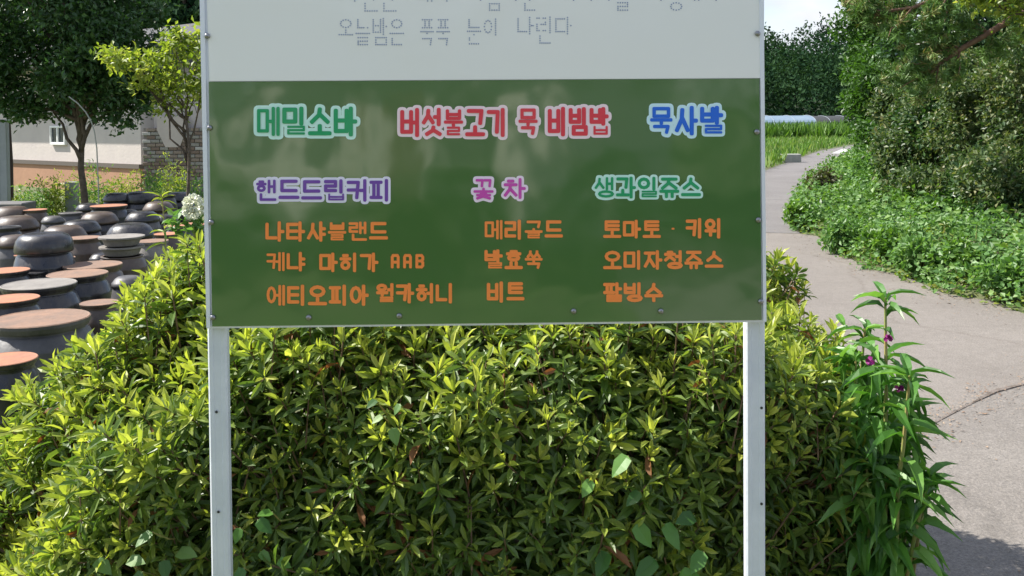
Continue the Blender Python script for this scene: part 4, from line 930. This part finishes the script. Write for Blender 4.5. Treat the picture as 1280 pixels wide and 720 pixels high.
def bank_cover(n, per, tmax, hmax, size, name, m, i0=0, i1=None, wr=.75, tmin=0, tl=0, th=1):
    seg = bk[i0:i1]; ln = [(seg[i + 1] - seg[i]).length for i in range(len(seg) - 1)]; tot = sum(ln); Ps = []
    for _ in range(n):
        u = random.random() * tot; i = 0
        while u > ln[i] and i < len(ln) - 1: u -= ln[i]; i += 1
        p = seg[i].lerp(seg[i + 1], u / ln[i]); t = tmin + (tmax - tmin) * random.random() - .08
        lump = .5 + .5 * noise.noise(Vector((p.x * 3.0, p.y * 3.0 + t * 3, 1.3)))
        h = hmax * min(1, (t + .15) * 3) * max(.12, -.35 + 2.0 * lump) * (.55 + .45 * random.random())
        Ps.append((p.x + t * .93, p.y + t * .36, bank_z(max(0, t)) + max(.01, h)))
    T = np.array(Ps); P_ = np.repeat(T, per, 0) + rng.normal(size=(n * per, 3)) * size * .9; P_[:, 2] = np.maximum(P_[:, 2], .01)
    A = unit(len(P_)); A[:, 2] = A[:, 2] * .5 + .1; U = unit(len(P_)) * .8 + [-.3, -.4, .8]
    sz = size * (.6 + .8 * rng.random(len(P_))); V, Fa, kk = leaves(P_, A, U, sz, sz * wr)
    ti = np.clip(tl + (th - tl) * (.5 * np.repeat(rng.random(n), per) + .5 * rng.random(len(P_))), 0, 1)
    tag(mk(name, V, Fa, m, tint=np.repeat(ti, kk)), kind='stuff')
bank_cover(14000, 6, 2.6, .42, .055, 'ground_cover', M['brightleaf'])
bank_cover(2600, 6, 2.6, .50, .075, 'ivy_cover', M['midleaf'], tmin=.2)
bank_cover(1300, 4, .40, .12, .045, 'verge_weeds', M['yellowleaf'])

# leaf litter and grit along the road edge and on the seam
P_ = []
for i in range(900):
    k = random.randint(1, len(bk) - 2); p = bk[k].lerp(bk[k + 1], random.random()); t = abs(random.gauss(0, .22)) + .02
    P_.append((p.x - t * .93, p.y - t * .36, .006))
for i in range(420):
    k = random.randint(1, len(sp_) - 3); p = sp_[k].lerp(sp_[k + 1], random.random()); P_.append((p.x + random.gauss(0, .10), p.y + random.gauss(0, .10), .010))
for i in range(260): P_.append((random.uniform(1.3, 5), random.uniform(3, 12), .008))
P_ = np.array(P_); n = len(P_); A = unit(n); A[:, 2] *= .15; V, Fa, kk = leaves(P_, A, np.tile([0, 0, 1.], (n, 1)) + unit(n) * .3, .008 + .022 * rng.random(n) ** 3, .008 + .008 * rng.random(n))
tag(mk('road_litter', V, Fa, mat('dry litter', (.17, .10, .06), .9, col2=(.34, .27, .20), scale=3)), kind='stuff')
def shrub(name, label, blobs, m, ntw, per, size, spread, d, cat='shrub', group=None, bs=1.0, **kw):
    q = blobs[0]; r0 = Vector((q[0], q[1], 0)); root = thing(name, label, cat, r0, group=group)
    B = [(b[0] - r0.x, b[1] - r0.y, *b[2:]) for b in blobs]; V, Fa, ti, T = cloud(B, ntw, per, size, spread, **kw)
    o = mk('foliage', V, Fa, m, root, tint=ti); o['kind'] = 'stuff'; mb = MB()
    for k in range(14): e = Vector(T[rng.integers(len(T))]); s_ = Vector((random.uniform(-.2, .2) * min(1, bs * 2), random.uniform(-.2, .2) * min(1, bs * 2), 0)); mb.tube(wob(s_, e, 5, .05), [.03 * bs, .026 * bs, .02 * bs, .014 * bs, .01 * bs, .004 * bs], 5)
    o = mb.build('branches', M['stem'] if bs < 1 else M['bark'], root); return root
g_ = 'shrubs on the bank beside the road'
shrub('bright_shrub', 'bright green leafy shrub at the bend of the road', [b3(1080, 225, 17, 34, 34), b3(1060, 255, 16, 34, 20), b3(1105, 225, 16.5, 40, 40), b3(1120, 255, 14.5, 40, 26)], M['brightleaf'], 3000, 5, .07, .045, 0, group=g_)
shrub('dark_weed_shrub', 'small dark reddish weed shrub sticking up at the bend of the road', [b3(1035, 222, 15.5, 13, 14), b3(1018, 232, 15.5, 11, 18), b3(1040, 240, 15.5, 13, 16)], M['redleaf'], 150, 5, .07, .03, 0, group=g_, shell=.9, sub=0)
shrub('olive_shrub', 'olive and tan vine covered shrub right of the bright green shrub', [b3(1150, 190, 14, 52, 62), b3(1180, 240, 12.6, 55, 38), b3(1125, 150, 16, 36, 40), b3(1150, 240, 13.2, 46, 34)], M['oliveleaf'], 5600, 5, .07, .05, 0, group=g_, sub=16, subf=.3)
shrub('olive_shrub', 'large olive leafy thicket filling the right picture edge', [b3(1250, 150, 12.5, 80, 80), b3(1262, 215, 11.0, 64, 50), b3(1210, 120, 14, 60, 60), b3(1320, 120, 12, 80, 130), b3(1300, 300, 10.2, 50, 36)], M['oliveleaf'], 8600, 5, .066, .05, 0, group=g_, sub=20, subf=.27)
shrub('dark_thicket', 'deep green shaded thicket behind the olive shrubs at the right', [b3(1210, 200, 14, 90, 90), b3(1215, 262, 11.9, 46, 34), b3(1275, 275, 10.8, 45, 42), b3(1330, 270, 10.2, 45, 60), b3(1165, 225, 13.8, 40, 50), b3(1245, 235, 12.0, 50, 50)], M['darkleaf'], 4600, 5, .085, .06, 0, group=g_)
shrub('grey_green_shrub', 'pale grey green shrub low in the shade of the thicket', [b3(1150, 252, 12.6, 34, 24), b3(1183, 262, 12.2, 28, 20)], M['midleaf'], 800, 5, .06, .045, 0, group=g_)
shrub('bright_shrub', 'yellow green weedy shrub at the lower right picture edge by the road', [b3(1275, 335, 9.4, 26, 24), b3(1300, 355, 9.2, 30, 22)], M['brightleaf'], 500, 5, .05, .035, 0, group=g_)
q = at(1085, 100, 24)
tree('roadside_tree', 'tall narrow dark leafy tree standing behind the bend of the road', 'tree', (q.x + .8, 24.5, 0), (q.x + .6, 24.5, 3.4), .16,
     [b3(1082, 40, 24, 36, 52), b3(1095, 110, 23, 48, 50), b3(1082, 140, 23, 30, 36), b3(1122, 170, 22, 46, 36), b3(1075, 0, 24, 24, 30), b3(1130, 60, 24, 60, 90), b3(1118, 195, 21, 34, 26)], M['midleaf'], 6500, 5, .12, .09, tlo=0, thi=.4)
q = at(1230, 60, 17)
tree('roadside_tree', 'broad dark tree rising behind the thicket at the right picture edge', 'tree', (q.x, 18, 0), (q.x, 18, 3.5), .2,
     [b3(1240, 40, 18, 90, 90), b3(1170, 90, 18, 70, 70), b3(1290, 110, 17, 80, 90), b3(1200, 170, 17, 80, 50), b3(1230, -60, 18, 110, 60)], M['darkleaf'], 6000, 6, .12, .10)
# pine with its branch reaching over the road
PD = 10.5
pine = thing('pine_tree', 'pine with a drooping reddish branch and green needle tufts over the thicket', 'tree', (at(1420, 0, PD).x, PD + .4, 0))
pl = Vector(pine.location)
mb = MB(); mb.tube([Vector((0, 0, -.1)), Vector((.05, 0, 1.5)), Vector((-.05, .1, 3.2)), Vector((.1, 0, 5.5))], [.17, .15, .13, .09], 10); mb.build('trunk', M['bark'], pine, True)
br = [at(1420, -40, PD) - pl, at(1330, -12, PD) - pl, at(1280, 14, PD) - pl, at(1235, 42, PD) - pl, at(1200, 62, PD) - pl, at(1172, 82, PD) - pl, at(1158, 96, PD) - pl]
mb = MB(); mb.tube(br, [.07, .05, .042, .034, .028, .02, .01], 8)
br2 = [br[1], at(1250, -30, PD) - pl, at(1190, -10, PD) - pl, at(1140, 10, PD) - pl, at(1100, 14, PD) - pl]; mb.tube(br2, [.04, .035, .03, .02, .01], 7)
tips = []
def sub(a, spots, r=.012):
    for x, y in spots:
        e = at(x, y, PD + random.uniform(-.35, .35)) - pl; p = wob(a, e, 4, .05); mb.tube(p, [r, r * .85, r * .7, r * .5, r * .3], 5); tips.extend(p[2:]); 
sub(br[5], [(1130, 95), (1110, 85), (1125, 110), (1150, 112), (1170, 105), (1140, 78), (1105, 98), (1145, 122)]); sub(br[4], [(1150, 70), (1135, 55), (1170, 60), (1190, 90), (1200, 100), (1165, 45), (1150, 35)])
sub(br[3], [(1200, 30), (1215, 20), (1240, 70), (1250, 62)]); sub(br2[3], [(1105, 30), (1120, 40), (1130, 25), (1095, 20), (1110, 48), (1125, 5)]); sub(br2[2], [(1150, 30), (1165, 20), (1180, 30), (1200, 5), (1160, -10)]); sub(br2[4], [(1070, 12), (1080, 24), (1062, 4), (1085, 0), (1095, -6)])
sub(br[2], [(1260, -5), (1270, 50), (1290, 40), (1240, 10)])
mb.build('branches', mat('pine bark', (.13, .07, .045), .9, col2=(.22, .13, .08), scale=12), pine, True)
Tp = np.array([tuple(t) for t in tips]); n = len(Tp); Tp = np.repeat(Tp, 4, 0) + rng.normal(size=(n * 4, 3)) * .07; per = 34
P_ = np.repeat(Tp, per, 0) + rng.normal(size=(len(Tp) * per, 3)) * .015; ax = unit(len(Tp)); A = np.repeat(ax * .8 + [0, 0, .15], per, 0) + unit(len(P_)) * .8
V, Fa, kk = leaves(P_, A, unit(len(P_)), .085 * (.7 + .5 * rng.random(len(P_))), .0055); o = mk('needles', V, Fa, M['pineleaf'], pine, tint=np.repeat(np.repeat(rng.random(len(Tp)), per) * .7 + .3 * rng.random(len(P_)), kk)); o['kind'] = 'stuff'
q = at(1250, 0, 9)
tree('overhanging_tree', 'yellow green broadleaf spray hanging in at the top right picture corner', 'tree', (at(1500, 0, 9).x, 9, 0), (at(1480, 0, 9).x, 9, 3.2), .1,
     [b3(1255, -12, 9, 45, 22), b3(1215, -18, 9, 24, 16), b3(1310, -20, 9, 40, 40), b3(1235, 4, 9, 14, 10), b3(1272, 24, 9, 14, 10), b3(1400, -50, 9, 50, 50)], M['yellowleaf'], 520, 6, .065, .05, shell=.9, nlimb=14, up=1)
# leaf tip at the top edge of the sky, from the same kind of tree, is left to the pine's far twigs

for px, py, h, lab in ((1075, 318, .42, 'leafy upright weed at the road edge left of the balsam top'), (1110, 325, .5, 'upright weed on the bank straight above the balsam top'), (1148, 335, .45, 'slim weed on the bank right of the balsam top'),
                       (1190, 345, .5, 'tall weed on the bank below the olive shrubs'), (1236, 352, .45, 'bushy weed near the right picture edge on the bank'), (1030, 280, .6, 'tall weed beside the dark reddish weed shrub'), (1090, 290, .6, 'narrow leaved weed in the middle of the green bank')):
    q = gnd(px, py); spike('bank_weed', lab, 'weed', (q.x + .25, q.y, .02), h, 16, .10, .03, M['brightleaf' if px % 4 else 'yellowleaf'], flowers=None, bushy=4, spread=.12, droop=.25, tr=(.1, .8), group='weeds standing on the bank')

for px, py, rx, ry, m_, lab in ((1000, 268, 14, 12, 'midleaf', 'low green weed clump at the tip of the bank by the lane'), (1052, 292, 22, 15, 'brightleaf', 'leafy weed clump left of centre on the bank edge'), (1100, 305, 26, 16, 'midleaf', 'darker green weed clump on the bank behind the balsam top'),
                                (1150, 318, 28, 18, 'brightleaf', 'bright weed clump on the bank right of the balsam top'), (1205, 325, 30, 20, 'midleaf', 'mid green weed clump below the dark thicket'), (1248, 345, 26, 16, 'brightleaf', 'bright weed clump close to the right picture edge'), (1075, 262, 24, 16, 'brightleaf', 'bright weed clump in front of the bright green shrub')):
    d_ = gnd(px, py + ry * .8, .12).y; a0 = b3(px, py, d_, rx, ry)
    shrub('weed_clump', lab, [a0, b3(px + rx * .6, py + ry * .3, d_, rx * .6, ry * .7)], M[m_], 330, 5, .065, .035, 0, cat='weed', group='weed clumps on the bank', sub=7, subf=.42, bs=.2)
